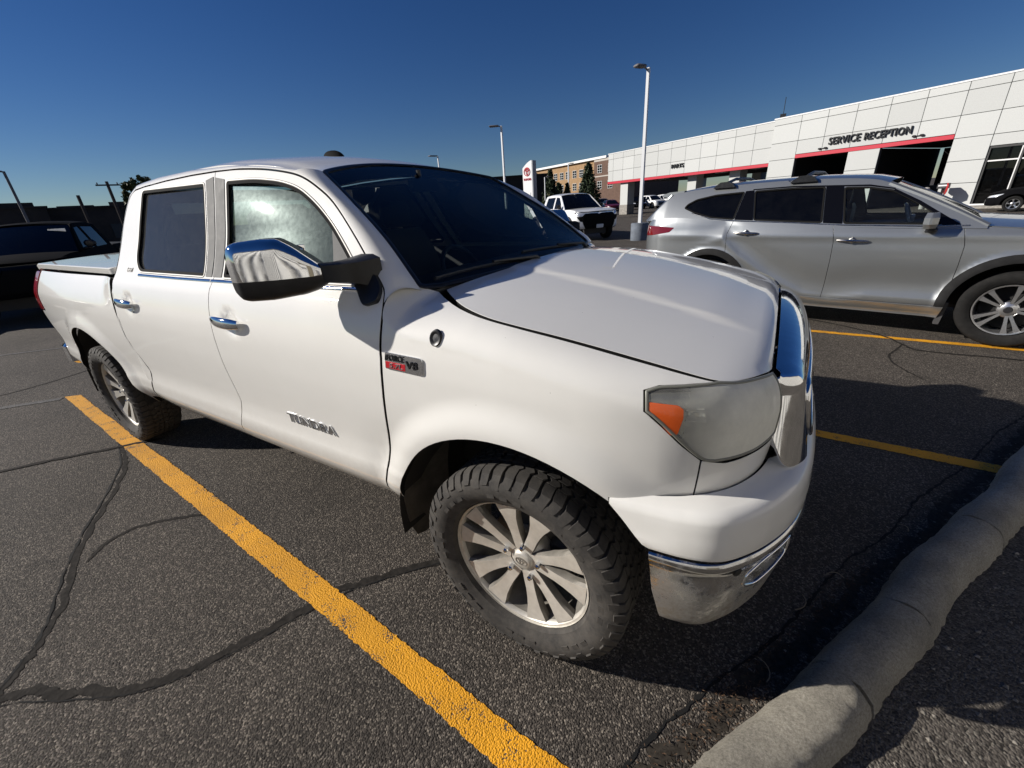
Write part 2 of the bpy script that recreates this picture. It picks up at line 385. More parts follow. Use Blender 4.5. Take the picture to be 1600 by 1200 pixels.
M['black_trim'] = mat('black_trim', (.03, .031, .033), .45, noise=(12, .35, .1))
M['liner'] = mat('wheel_liner', (.012, .011, .010), .9)
M['flap'] = mat('mud_flap_rubber', (.06, .053, .044), .75, noise=(9, .5))
M['under'] = mat('underbody_black', (.01, .01, .01), .85)
M['chrome'] = mat('chrome', (.78, .79, .80), .05, 1.0, noise=(30, .06, .03))
M['dull_chrome'] = mat('dusty_chrome', (.50, .48, .45), .2, 1.0, noise=(7, .30, .10))
M['satin'] = mat('satin_trim', (.13, .13, .128), .62, 0, spec=.10, noise=(16, .35, .08))
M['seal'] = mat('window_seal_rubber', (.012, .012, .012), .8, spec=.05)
M['window_chrome'] = mat('weathered_bright_trim', (.34, .33, .31), .5, .3, spec=.2)
M['interior'] = mat('interior_dark', (.03, .03, .032), .7)
M['seat'] = mat('seat_leather', (.055, .05, .045), .55)
M['headliner'] = mat('headliner', (.30, .29, .27), .9)
M['amber'] = mat('amber_lens', (.75, .11, .012), .25, 0, .5)
M['red_lens'] = mat('red_lens', (.46, .012, .022), .12, 0, .8)
M['dark_red'] = mat('dark_red_lens', (.16, .008, .01), .1, 0, .8)
M['black'] = mat('black', (.008, .008, .009), .3)
M['badge_red'] = mat('badge_red', (.45, .012, .02), .35)
M['lamp_bowl'] = mat('lamp_reflector', (.80, .80, .77), .25, .15, noise=(20, .10, .06))
M['dirty_bumper_chrome'] = None
M['glass_wind'] = glass('windshield_glass', (.55, .60, .59), .004, .012, (.35, .36, .36), 9, ior=1.24)
M['glass_front'] = glass('dusty_front_glass', (.42, .52, .49), .013, .15, (.38, .46, .44), 42, ior=1.5, gl_rough2=.20, dust_lo=.20, dust_hi=.80)
M['glass_rear'] = glass('privacy_glass', (.10, .10, .105), .02, .12, (.42, .43, .42), 24, dust_lo=.0, dust_hi=.85)
M['glass_dark'] = glass('dark_tinted_glass', (.02, .022, .025), .004, .012, (.4, .4, .4), 8)
M['glass_clear'] = glass('clear_car_glass', (.84, .90, .88), .004, .02, (.4, .4, .4), 8)
M['lens'] = glass('hazed_lens', (.90, .90, .85), .05, .86, (.90, .89, .80), 6, dust_lo=-.3, dust_hi=.6)
def _lens_gradient():
    nt = M['lens'].node_tree; mr = [n for n in nt.nodes if n.type == 'MAP_RANGE'][0]; tc = [n for n in nt.nodes if n.type == 'TEX_COORD'][0]; m2 = mr.outputs[0].links[0].to_socket; L = nt.links.new
    sx = _mk(nt, 'ShaderNodeSeparateXYZ', {}); L(tc.outputs['Object'], sx.inputs[0]); g = _mk(nt, 'ShaderNodeMapRange', {'clamp': True}); g.inputs[1].default_value = .47; g.inputs[2].default_value = .60; g.inputs[3].default_value = .15; g.inputs[4].default_value = 1.0; L(sx.outputs[0], g.inputs[0])
    mu = _mk(nt, 'ShaderNodeMath', {'operation': 'MULTIPLY'}); L(mr.outputs[0], mu.inputs[0]); L(g.outputs[0], mu.inputs[1]); L(mu.outputs[0], m2)
_lens_gradient()
def chrome_dirty():
    m = mat('mud_splashed_chrome', (.6, .6, .6), .1, 1.0); nt, b, mk = nodes(m); L = nt.links.new
    tc = mk('ShaderNodeTexCoord'); n = mk('ShaderNodeTexNoise', i_Scale=14.0, i_Detail=12.0, i_Roughness=.82); L(tc.outputs['Object'], n.inputs['Vector'])
    sx = mk('ShaderNodeSeparateXYZ'); L(tc.outputs['Object'], sx.inputs[0]); z = mk('ShaderNodeMapRange'); z.inputs[1].default_value = .74; z.inputs[2].default_value = .46; z.inputs[3].default_value = -.14; z.inputs[4].default_value = .10; L(sx.outputs[2], z.inputs[0])
    a = mk('ShaderNodeMath', operation='ADD'); L(n.outputs['Fac'], a.inputs[0]); L(z.outputs[0], a.inputs[1])
    r = ramp(nt, a.outputs[0], [(.40, (0, 0, 0)), (.66, (1, 1, 1))])
    mx = mk('ShaderNodeMix', data_type='RGBA'); mx.inputs[6].default_value = (.55, .55, .55, 1); mx.inputs[7].default_value = (.20, .175, .14, 1); L(r.outputs[0], mx.inputs[0]); L(mx.outputs[2], b.inputs['Base Color'])
    q = mk('ShaderNodeMapRange'); q.inputs[3].default_value = 1; q.inputs[4].default_value = .15; L(r.outputs[0], q.inputs[0]); L(q.outputs[0], b.inputs['Metallic'])
    q = mk('ShaderNodeMapRange'); q.inputs[3].default_value = .09; q.inputs[4].default_value = .6; L(r.outputs[0], q.inputs[0]); L(q.outputs[0], b.inputs['Roughness'])
    return m
M['dirty_bumper_chrome'] = chrome_dirty()
def rubber(name, col, dirt):
    m = mat(name, col, .8, spec=.2); nt, b, mk = nodes(m); L = nt.links.new
    tc = mk('ShaderNodeTexCoord'); n = mk('ShaderNodeTexNoise', i_Scale=18.0, i_Detail=10.0, i_Roughness=.75); L(tc.outputs['Object'], n.inputs['Vector'])
    r = ramp(nt, n.outputs['Fac'], [(.35, col), (.72, dirt)]); L(r.outputs[0], b.inputs['Base Color'])
    bp = mk('ShaderNodeBump', i_Strength=.25, i_Distance=.002); n2 = mk('ShaderNodeTexNoise', i_Scale=160.0); L(tc.outputs['Object'], n2.inputs['Vector']); L(n2.outputs['Fac'], bp.inputs['Height']); L(bp.outputs[0], b.inputs['Normal'])
    return m
M['tyre'] = rubber('dusty_tyre_rubber', (.040, .038, .036), (.090, .082, .072))
M['tyre_clean'] = rubber('tyre_rubber', (.010, .010, .010), (.022, .021, .020))
M['alloy'] = mat('machined_alloy', (.58, .55, .49), .40, .35, noise=(11, .20, .08))
M['alloy_dark'] = mat('painted_alloy', (.20, .185, .16), .5, .25, noise=(14, .35))
M['alloy_bright'] = mat('bright_alloy', (.62, .62, .62), .28, .9, noise=(14, .1))
M['alloy_black'] = mat('black_alloy', (.02, .02, .022), .35)
M['brake'] = mat('brake_disc', (.10, .095, .09), .45, .7)

# ------------------------------------------------------------------ white pickup: body surfaces (metres; x forward from the front axle, y outwards, z up)
PROF = Pch([.38, .44, .49, .53, .57, .61, .65, .69, .75, .82, .92, 1.02, 1.10, 1.16, 1.22, 1.28, 1.33, 1.37, 1.45, 1.55, 1.66, 1.75, 1.83, 1.88],
           [.85, .895, .928, .955, .975, .985, .985, .978, .974, .979, .989, .996, .997, .993, .983, .968, .948, .918, .869, .818, .770, .731, .696, .665])
def sstep(a, b, x): t = np.clip((x - a) / (b - a), 0, 1); return t * t * (3 - 2 * t)
ARCH_F, ARCH_R = (0.0, .40, .548), (-3.70, .40, .575)
DENTS = [(-2.61, 1.215), (-1.455, 1.197)]
def flare(x, z):
    o = 0
    for cx, cz, r in (ARCH_F, ARCH_R):
        d = np.hypot(x - cx, z - cz) - r
        t = np.clip(d / .15, 0, 1); o = o + .026 * (1 - t * t * t * (t * (t * 6 - 15) + 10)) * sstep(.30, .45, z)
    return o
def Yside(x, z):
    y = PROF(z) + flare(x, z)
    y = y - .045 * (np.clip(-3.6 - x, 0, 2) / 1.2)**2 - .030 * sstep(1.15, 1.35, z) * sstep(-2.86, -3.1, x)
    lo = sstep(.95, .6, z); y = y - .016 * lo * (sstep(-2.65, -3.05, x) + sstep(-.75, -.5, x))
    for a, b in DENTS: y = y - .014 * np.exp(-(((x - a) / .062)**2 + ((z - b) / .05)**2)**2)
    return y
def side_fn(q): x, z = q[:, 0], q[:, 1]; return np.c_[x, Yside(x, z), z]
REF = catmull([(-.4, 1.0), (-.2, 1.0), (0.0, 1.0), (.2, .995), (.35, .98), (.48, .945), (.58, .885), (.65, .80), (.70, .68), (.73, .5), (.75, .25), (.76, 0), (.75, -.25)], 10)
REF = REF[20:-10]
class Plan:
    """plan outline by arc length; s = x while x<=0"""
    def __init__(s, pts):
        d = np.r_[0, np.cumsum(np.linalg.norm(np.diff(pts, axis=0), axis=1))]; s.L = d[-1]
        t = np.gradient(pts, d, axis=0); t /= np.linalg.norm(t, axis=1)[:, None]; n = np.c_[-t[:, 1], t[:, 0]]
        s.d = d; s.p = pts; s.n = n; s.x0 = pts[0, 0]
    def __call__(s, q):
        q = np.asarray(q, float) - s.x0; c = np.clip(q, 0, s.L)
        P = np.c_[np.interp(c, s.d, s.p[:, 0]), np.interp(c, s.d, s.p[:, 1])]; N = np.c_[np.interp(c, s.d, s.n[:, 0]), np.interp(c, s.d, s.n[:, 1])]
        P[:, 0] += np.minimum(q, 0); P[:, 1] -= np.maximum(q - s.L, 0); return P, N
    def s_of_x(s, x): return s.x0 + np.interp(x, s.p[:, 0], s.d)
REFP = Plan(REF)
# hood
ZH = Pch([-.5, -.4, -.2, .1, .4, .57, .64, .67], [1.347, 1.337, 1.315, 1.272, 1.214, 1.176, 1.160, 1.150])
HOODE = catmull([(-.396, .706), (-.30, .785), (-.204, .848), (-.09, .888), (.03, .893), (.17, .884), (.30, .874), (.40, .866), (.48, .858), (.545, .845), (.585, .815), (.625, .75), (.655, .68), (.668, .63)], 6)
HY = Pch(HOODE[:HOODE[:, 0].argmax() + 1, 0] + np.arange(HOODE[:, 0].argmax() + 1) * 1e-7, HOODE[:HOODE[:, 0].argmax() + 1, 1])
def hood_z(x, y):
    y = np.abs(y); e = np.maximum(HY(np.clip(x, -.396, .668)), .6); t = np.clip(y / .9, 0, 1.05)
    z = ZH(x) + .046 * (1 - (y / e)**2)
    w = .33 + .13 * np.clip((x + .4) / 1.07, 0, 1)
    z = z + .007 * (1 - sstep(w - .03, w + .03, y)) * sstep(.66, .45, x)
    z = z + .006 * sstep(.62, .56, x) * 0
    z = z - .008 * sstep(.63, .675, x)**2
    return z
def hood_fn(q): x, y = q[:, 0], q[:, 1]; return np.c_[x, y, hood_z(x, y)]
# fender seam as a function of s (distance inwards from the plan outline to the hood edge)
_hs = np.vstack([[(-.56, .835), (-.50, .80), (-.45, .765)], HOODE]); _hs = resample(np.vstack([_hs, [(.668, .5), (.70, 0), (-.5, 0)]]), .0012)
_sg = np.r_[np.linspace(-.56, 0, 25), np.linspace(.02, 1.12, 60)]; _ot = []
for s_ in _sg:
    P_, N_ = REFP([s_]); v = _hs - P_[0]; tn = v @ np.array([-N_[0][1], N_[0][0]]); nn = v @ N_[0]
    c = np.where((np.abs(tn) < .002) & (nn < .06) & (nn > -.34))[0]; k = c[np.argmax(nn[c])] if len(c) else np.argmin(np.abs(tn) + np.abs(nn))
    z_ = hood_z(_hs[k:k + 1, 0], _hs[k:k + 1, 1])[0] if _hs[k, 0] > -.396 else np.interp(_hs[k, 0], [-.56, -.50, -.45, -.396], [1.45, 1.405, 1.37, 1.337])
    _ot.append((nn[k], z_))
_ot = np.array(_ot)
for _ in range(6):
    _o2 = _ot.copy(); _o2[20:-1] = .25 * _ot[19:-2] + .5 * _ot[20:-1] + .25 * _ot[21:]; _ot = _o2
SEAM = Pch(_sg, _ot)
def fender_fn(q):
    s, w = q[:, 0], q[:, 1]; P, N = REFP(s); sm = SEAM(s); zs = sm[:, 1]; w0 = zs - .10
    zz = np.minimum(w, w0); Y0 = Yside(P[:, 0], zz) - 1.0
    t = np.clip((w - w0) / .2, 0, 1.02); Yw = Yside(P[:, 0], w0) - 1.0
    c1 = np.c_[Yw - .006, zs - .028]; a = np.c_[Yw, w0]; b = np.c_[sm[:, 0], zs]
    tt = t[:, None]; B = (1 - tt)**2 * a + 2 * tt * (1 - tt) * c1 + tt * tt * b
    off = np.where(w <= w0, Y0, B[:, 0]); z = np.where(w <= w0, w, B[:, 1])
    return np.c_[P[:, 0] + N[:, 0] * off, P[:, 1] + N[:, 1] * off, z]
def wtop(s): return SEAM(np.atleast_1d(s))[:, 1] + .10
def arch_pts(cx, cz, r, a0, a1, n=28, sq=1.0): a = np.radians(np.linspace(a0, a1, n)); return np.c_[cx + r * np.cos(a), cz + r * np.sin(a) * sq]

def build_truck():
    T = empty('pickup_truck')
    tag(T, 'large white crew cab pickup truck filling the foreground beside the yellow line', 'pickup truck')
    W = M['white']
    # ---- side panels
    D_front = [(-.650, .480), (-.590, .64), (-.522, .90), (-.480, 1.12), (-.474, 1.20), (-.464, 1.30), (-.472, 1.35), (-.500, 1.388), (-.577, 1.445), (-.707, 1.553), (-.834, 1.655), (-.938, 1.713), (-1.049, 1.760), (-1.163, 1.788), (-1.346, 1.816), (-1.546, 1.835), (-1.66, 1.841)]
    door1 = np.vstack([catmull(D_front, 4), [(-1.772, 1.845), (-1.630, 1.38), (-1.632, 1.12), (-1.645, .96), (-1.645, .76), (-1.690, .64), (-1.745, .55), (-1.752, .485)]])
    R_rear = [(-2.722, 1.829), (-2.785, 1.80), (-2.834, 1.715), (-2.858, 1.596), (-2.856, 1.47), (-2.840, 1.37), (-2.826, 1.26), (-2.828, 1.10), (-2.845, .95), (-2.80, .83), (-2.768, .755), (-2.802, .68), (-2.862, .56), (-2.875, .485)]
    door2 = np.vstack([[(-1.752, .485), (-1.745, .55), (-1.690, .64), (-1.645, .76), (-1.645, .96), (-1.632, 1.12), (-1.630, 1.38), (-1.772, 1.845), (-2.02, 1.849), (-2.316, 1.847), (-2.60, 1.838)], catmull(R_rear, 3)])
    win1 = rnd([(-1.545, 1.377), (-1.600, 1.60), (-1.655, 1.798), (-1.40, 1.788), (-1.20, 1.762), (-1.06, 1.727), (-.935, 1.663), (-.834, 1.596), (-.714, 1.497), (-.615, 1.414), (-.592, 1.379)], [.02, .1, .03, .1, .1, .1, .1, .1, .1, .02, .015])
    win2 = rnd([(-2.500, 1.385), (-2.590, 1.45), (-2.612, 1.62), (-2.620, 1.823), (-1.862, 1.804), (-1.795, 1.60), (-1.722, 1.379)], [.06, .06, .1, .04, .02, .1, .02])
    for my in (-1, 1):
        far = my > 0
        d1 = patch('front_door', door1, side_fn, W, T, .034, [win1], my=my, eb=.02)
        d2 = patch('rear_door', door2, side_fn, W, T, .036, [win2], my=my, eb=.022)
        glass1 = rnd([(-1.545, 1.377), (-1.600, 1.60), (-1.655, 1.798), (-1.40, 1.788), (-1.20, 1.762), (-1.06, 1.727), (-.935, 1.663), (-.845, 1.604), (-.765, 1.378)], [.02, .1, .03, .1, .1, .1, .1, .01, .01])
        patch('window_glass', glass1, lambda q: side_fn(q) - np.c_[0 * q[:, 0], .060 * (q[:, 0] + 1.62), 0 * q[:, 0]], M['glass_front'], d1, .05, my=my, off=-.012, inset=-.004, depth=.004)
        patch('mirror_sail', rnd([(-.842, 1.600), (-.714, 1.494), (-.618, 1.412), (-.594, 1.380), (-.760, 1.378)], .006), side_fn, M['satin'], d1, .03, my=my, off=-.003, inset=.001, depth=.01)
        patch('window_glass', win2, side_fn, M['glass_rear'], d2, .06, my=my, off=-.012, inset=-.004, depth=.004)
        for d, w in ((d1, win1), (d2, win2)):
            ribbon('window_trim', inset_poly(w, .002), side_fn, .009, .003, M['window_chrome'], d, closed=True, my=my)
            ribbon('window_seal', inset_poly(w, .011), side_fn, .017, .0005, M['seal'], d, closed=True, my=my)
        # pillar covers between the windows
        patch('pillar_cover', rnd([(-1.640, 1.379), (-1.766, 1.822), (-1.668, 1.806), (-1.612, 1.60), (-1.557, 1.379)], .006), side_fn, M['satin'], d1, .04, my=my, off=.0025, depth=.006)
        patch('pillar_cover', rnd([(-1.646, 1.379), (-1.775, 1.826), (-1.852, 1.814), (-1.784, 1.60), (-1.711, 1.379)], .006), side_fn, M['satin'], d2, .04, my=my, off=.0025, depth=.006)
        ribbon('belt_trim', [(-1.640, 1.366), (-1.2, 1.366), (-.60, 1.368)], side_fn, .016, .005, M['chrome'], d1, my=my)
        ribbon('belt_trim', [(-2.49, 1.372), (-2.0, 1.367), (-1.648, 1.366)], side_fn, .016, .005, M['chrome'], d2, my=my)
        # handles
        for d, (hx, hz), fwd in ((d2, DENTS[0], 1), (d1, DENTS[1], 1)):
            y0 = float(PROF(hz)); b = MB(); xs = np.linspace(-.115, .115, 15); pts = []; rr = []
            for u in xs: pts.append((hx + u, my * (y0 + .036 - 1.6 * u * u - .0), hz + .004 - .02 * u)); rr.append(.0195 * (1 - .35 * abs(u / .115)**3))
            b.tube(pts, rr, 12, up=(0, 0, 1)); o = b.build('door_handle', M['chrome'], d)
            for v in o.data.vertices:       # flatten into an oval grip
                c = y0 + .030; v.co.y = my * (c + (abs(v.co.y) - c) * .75); v.co.z = hz + (v.co.z - hz) * 1.4
            a = np.linspace(0, 2 * math.pi, 25)[:-1]
            patch('handle_cup', np.c_[hx - .0 + .052 * np.cos(a), hz + .043 * np.sin(a)], side_fn, W, d, .015, my=my, off=.0012, depth=.004, inset=0)
        # fender
        s_ = REFP.s_of_x; rear = [(-.642, .475), (-.583, .64), (-.515, .90), (-.473, 1.12), (-.467, 1.20), (-.458, 1.285)]
        top = [(s, float(wtop(s)[0]) - .011) for s in np.linspace(-.485, .60, 40)]
        wh = lambda s, t: float(SEAM(np.array([s]))[0, 1] - .10 + .2 * t)
        HL = [(s_(.405), wh(s_(.405), .42)), (s_(.44), wh(s_(.44), .57)), (s_(.50), wh(s_(.50), .70)), (s_(.55), wh(s_(.55), .84)), (s_(.585), wh(s_(.585), .97))]
        HLb = [(s_(.408), 1.125), (s_(.45), 1.085), (s_(.50), 1.03), (s_(.545), .985), (s_(.575), .974)]
        s_end = .868; s_seam = s_(.545)
        ar = arch_pts(*ARCH_F, 174, 52, 30)   # rear -> front over the top
        ar = ar[::1]
        fo = np.vstack([[(-.645, .46), (-.555, .455)], ar[:], [(s_(.335), .852), (s_(.42), .848), (s_seam, .855)],
                        [(s_seam, .985)], HLb[:-1][::-1][1:], HL[:-0] if False else HL, np.array(top)[::-1], catmull(rear, 3)[::-1]])
        fo = dedup(fo)
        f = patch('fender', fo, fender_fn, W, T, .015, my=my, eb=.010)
        # filler strip below the headlight
        patch('headlight_filler', rnd([(s_seam, .985), (s_seam, .853), (s_end - .012, .868), (s_end - .004, .962), (s_(.60), .966)], .006), fender_fn, W, T, .025, my=my, inset=.003)
        # headlight
        hl = np.vstack([catmull(HL, 4), [(s, wh(s, .985)) for s in np.linspace(s_(.60), s_end, 12)], [(s_end - .012, .975)], [(s_(.66), .970)], catmull(HLb[::-1], 4)])
        hl = rnd(dedup(hl, .004), .007, 3)
        lamp = patch('headlight', hl, fender_fn, M['lens'], T, .022, my=my, inset=.007, depth=.012, bev=.005)
        patch('lamp_housing', hl, fender_fn, M['lamp_bowl'], lamp, .03, my=my, inset=.010, depth=.002, off=-.030)
        ribbon('lamp_rim', inset_poly(hl, .006), fender_fn, .008, .003, mat('lamp_seal', (.20, .20, .17), .4) if my < 0 else bpy.data.materials['lamp_seal'], lamp, closed=True, my=my)
        am = [(s_(.415), 1.163), (s_(.484), 1.160), (s_(.497), 1.145), (s_(.497), 1.110), (s_(.488), 1.062), (s_(.470), 1.058), (s_(.415), 1.128)]
        patch('turn_lens', rnd(am, .006), fender_fn, M['amber'], lamp, .02, my=my, off=.0012, depth=.004)
        patch('lamp_divider', rnd([(s_(.520), 1.150), (s_(.548), 1.150), (s_(.552), 1.03), (s_(.556), 1.0), (s_(.538), .998), (s_(.524), 1.035)], .006), fender_fn, M['chrome'], lamp, .02, my=my, off=-.010, depth=.02)
        for zz in (1.135, 1.098, 1.062): ribbon('reflector_rib', [(s_(.503), zz), (s_(.575), zz - .006)], fender_fn, .006, .004, M['chrome'], lamp, my=my, res=.01).location = (-.006, .006 * (1 if my < 0 else -1), 0)
        for sc, zc, r in ((s_(.62), 1.06, .058),):
            X = fender_fn(np.array([[sc, zc]]))[0]; b = MB(); a_ = math.radians(52)
            b.lathe([(.004, -.075), (r * .55, -.062), (r * .9, -.03), (r, 0), (r * 1.06, 0), (r * 1.06, -.09)], 32, 'x'); o = b.build('lamp_bowl', M['chrome'], lamp)
            for v in o.data.vertices:
                x, y, z = v.co; v.co = (X[0] - .03 + math.cos(a_ * .4) * x - math.sin(a_ * .4) * y, my * (X[1] - .035 + math.sin(a_ * .4) * x + math.cos(a_ * .4) * y), X[2] + z)
        # fender lock / antenna plug
        kx, kz = -.226, 1.262; X = fender_fn(np.array([[kx, kz]]))[0]; b = MB()
        b.lathe([(.001, .001), (.012, .0005), (.017, .004), (.021, .005), (.024, .003), (.025, -.004)], 24, 'y'); o = b.build('antenna_plug', M['black_plastic'], f)
        for v in o.data.vertices: v.co = (X[0] + v.co.x * .95, my * (X[1] + .002 + v.co.y + v.co.z * -.35), X[2] + v.co.z)
        # bed side
        ar = arch_pts(*ARCH_R, 178, 2, 36)
        bo = np.vstack([[(-4.80, .60), (-4.815, .95), (-4.812, 1.02)], [(-4.66, 1.03), (-4.645, 1.33)], [(-4.645, 1.352), (-2.905, 1.352)],
                        catmull([(-2.868, 1.30), (-2.846, 1.10), (-2.862, .95), (-2.818, .83), (-2.786, .755), (-2.82, .68), (-2.885, .56), (-2.90, .50)], 3), [(-3.08, .50)], ar[::-1], [(-4.36, .46), (-4.55, .50)]])
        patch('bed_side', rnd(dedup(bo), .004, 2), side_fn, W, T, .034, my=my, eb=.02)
        # tail lamp wraps the corner
        def tail_fn(q):
            s, z = q[:, 0], q[:, 1]; x = np.maximum(-4.66 - s, -4.80 - .0 * s); k = np.clip(s - .14, 0, 1); return np.c_[-4.66 - np.minimum(s, .14) - .035 * np.sin(np.minimum(k / .05, 1) * 1.5), Yside(-4.66 - np.minimum(s, .14), z) + .006 - .05 * (1 - np.cos(np.minimum(k / .05, 1) * 1.5)) - np.maximum(k - .05, 0), z]
        patch('tail_lamp', rnd([(.0, 1.345), (.24, 1.345), (.23, 1.03), (.03, 1.035)], .02), tail_fn, M['red_lens'], T, .025, my=my, depth=.03)
        # wheel liners and mud flaps
        for (cx, cz, r), nm in ((ARCH_F, 'f'), (ARCH_R, 'r')):
            b = MB(); a = np.radians(np.linspace(34 if nm == 'f' else 4, 186, 30)); V = []
            for t in a:
                for y in (.52, .985 if nm == 'f' else .97): V.append((cx + (r + .006) * math.cos(t), my * y, cz + (r + .006) * math.sin(t)))
            b.add(V, [(2 * i, 2 * i + 1, 2 * i + 3, 2 * i + 2) for i in range(len(a) - 1)])
            b.add([(cx + (r + .01) * math.cos(t), my * .52, cz + (r + .01) * math.sin(t)) for t in a], [tuple(range(len(a)))])
            b.build('wheel_liner', M['liner'], T, fix=False)
        b = MB(); pr = [(-.500, .70), (-.528, .58), (-.540, .47), (-.552, .36), (-.560, .25)]; V = []
        for (x, z), yo in zip(pr, (.985, .975, .955, .945, .91)): V += [(x + .035, my * .72, z + (.05 if z < .3 else 0)), (x + .0, my * .86, z), (x - .002, my * yo, z + (.02 if z < .3 else 0)), (x - .012, my * yo, z + (.02 if z < .3 else 0)), (x - .012, my * .86, z), (x + .02, my * .72, z + (.05 if z < .3 else 0))]
        Fq = [(i * 6 + j, i * 6 + (j + 1) % 6, i * 6 + 6 + (j + 1) % 6, i * 6 + 6 + j) for i in range(4) for j in range(6)] + [tuple(range(6)), tuple(range(29, 23, -1))]
        b.add(V, Fq); b.build('mud_flap', M['flap'], T)
    build_truck_front(T); build_truck_top(T); build_truck_detail(T)
    return T
# ---- bumper / grille / hood
BUMC = catmull([(.0, 1.003), (.16, 1.003), (.30, 1.0), (.457, .992), (.541, .984), (.607, .964), (.657, .925), (.725, .835), (.785, .71), (.820, .56), (.838, .35), (.846, .15), (.848, 0), (.846, -.15)], 10)[10:-9]
BUMP = Plan(BUMC)
_rd = resample(np.vstack([REF - REFP.n * .0185, [(.70, -.3), (0, -.3), (-.2, .5)]]), .004)
def _shelf():
    S = np.linspace(BUMP.x0, BUMP.x0 + BUMP.L, 90); o = []
    for s in S:
        P, N = BUMP([s]); v = _rd - P[0]; tn = v @ np.array([-N[0][1], N[0][0]]); nn = v @ N[0]
        c = np.where((np.abs(tn) < .006) & (nn < .02) & (nn > -.3))[0]; o.append(-nn[c[np.argmax(nn[c])]] if len(c) else .1)
    return Pch(S, np.maximum(np.array(o), .008))
SHELF = _shelf()
BOFF = Pch([.70, .722, .735, .76, .80, .83, .848, .86], [-.02, -.004, 0, .001, -.002, -.005, -.011, -.026])
def bump_fn(q):
    s, w = q[:, 0], q[:, 1]; P, N = BUMP(s); D = SHELF(s) - .004; k = np.minimum(1, D / .075)
    zt = .851 + .012 * np.clip(D / .1, 0, 1)
    off = BOFF(np.minimum(w, .86)) * np.where(w > .76, k, 1); z = np.minimum(w, .86) + (zt - .86) * sstep(.78, .86, w)
    t = np.clip((w - .86) / .1, 0, 1); off = np.where(w > .86, -.026 * k + t * (-D + .026 * k), off); z = z + np.where(w > .86, t * .012, 0)
    return np.c_[P[:, 0] + N[:, 0] * off, P[:, 1] + N[:, 1] * off, z]
COFF = Pch([.42, .44, .49, .56, .62, .675, .690, .700, .708, .714, .72], [-.056, -.040, -.028, -.014, -.006, -.002, .003, .004, .001, -.006, -.016])
def chrome_fn(q):
    s, w = q[:, 0], q[:, 1]; P, N = BUMP(s); off = COFF(w)
    x = P[:, 0]; off = off
    return np.c_[P[:, 0] + N[:, 0] * off, P[:, 1] + N[:, 1] * off, w]
def grille_x(y, z): return .820 - .030 * (np.abs(y) / .62)**2 - .19 * (z - .87) - (.060 + .27 * np.clip(z - .87, 0, .3)) * np.clip((np.abs(y) - .560) / .125, 0, 1)**2
def grille_fn(q):
    y, w = q[:, 0], q[:, 1]; zt = hood_z(np.full(len(y), .668), np.clip(np.abs(y), 0, .63)) - .004; z0 = 1.085
    t = np.clip((w - z0) / .13, 0, 1); x0 = grille_x(y, np.full(len(y), z0)); x1 = np.full(len(y), .674)
    z = np.where(w < z0, w, z0 + (zt - z0) * np.sin(t * math.pi / 2)**.9); x = np.where(w < z0, grille_x(y, w), x1 + (x0 - x1) * (1 - t**1.9))
    return np.c_[x, y, z]
def sym(half):
    """half outline listed with y>=0 from centre front to centre back; returns the full closed outline (x,y)"""
    h = np.asarray(half, float); m = h[::-1] * [1, -1]; return dedup(np.vstack([h, m]))
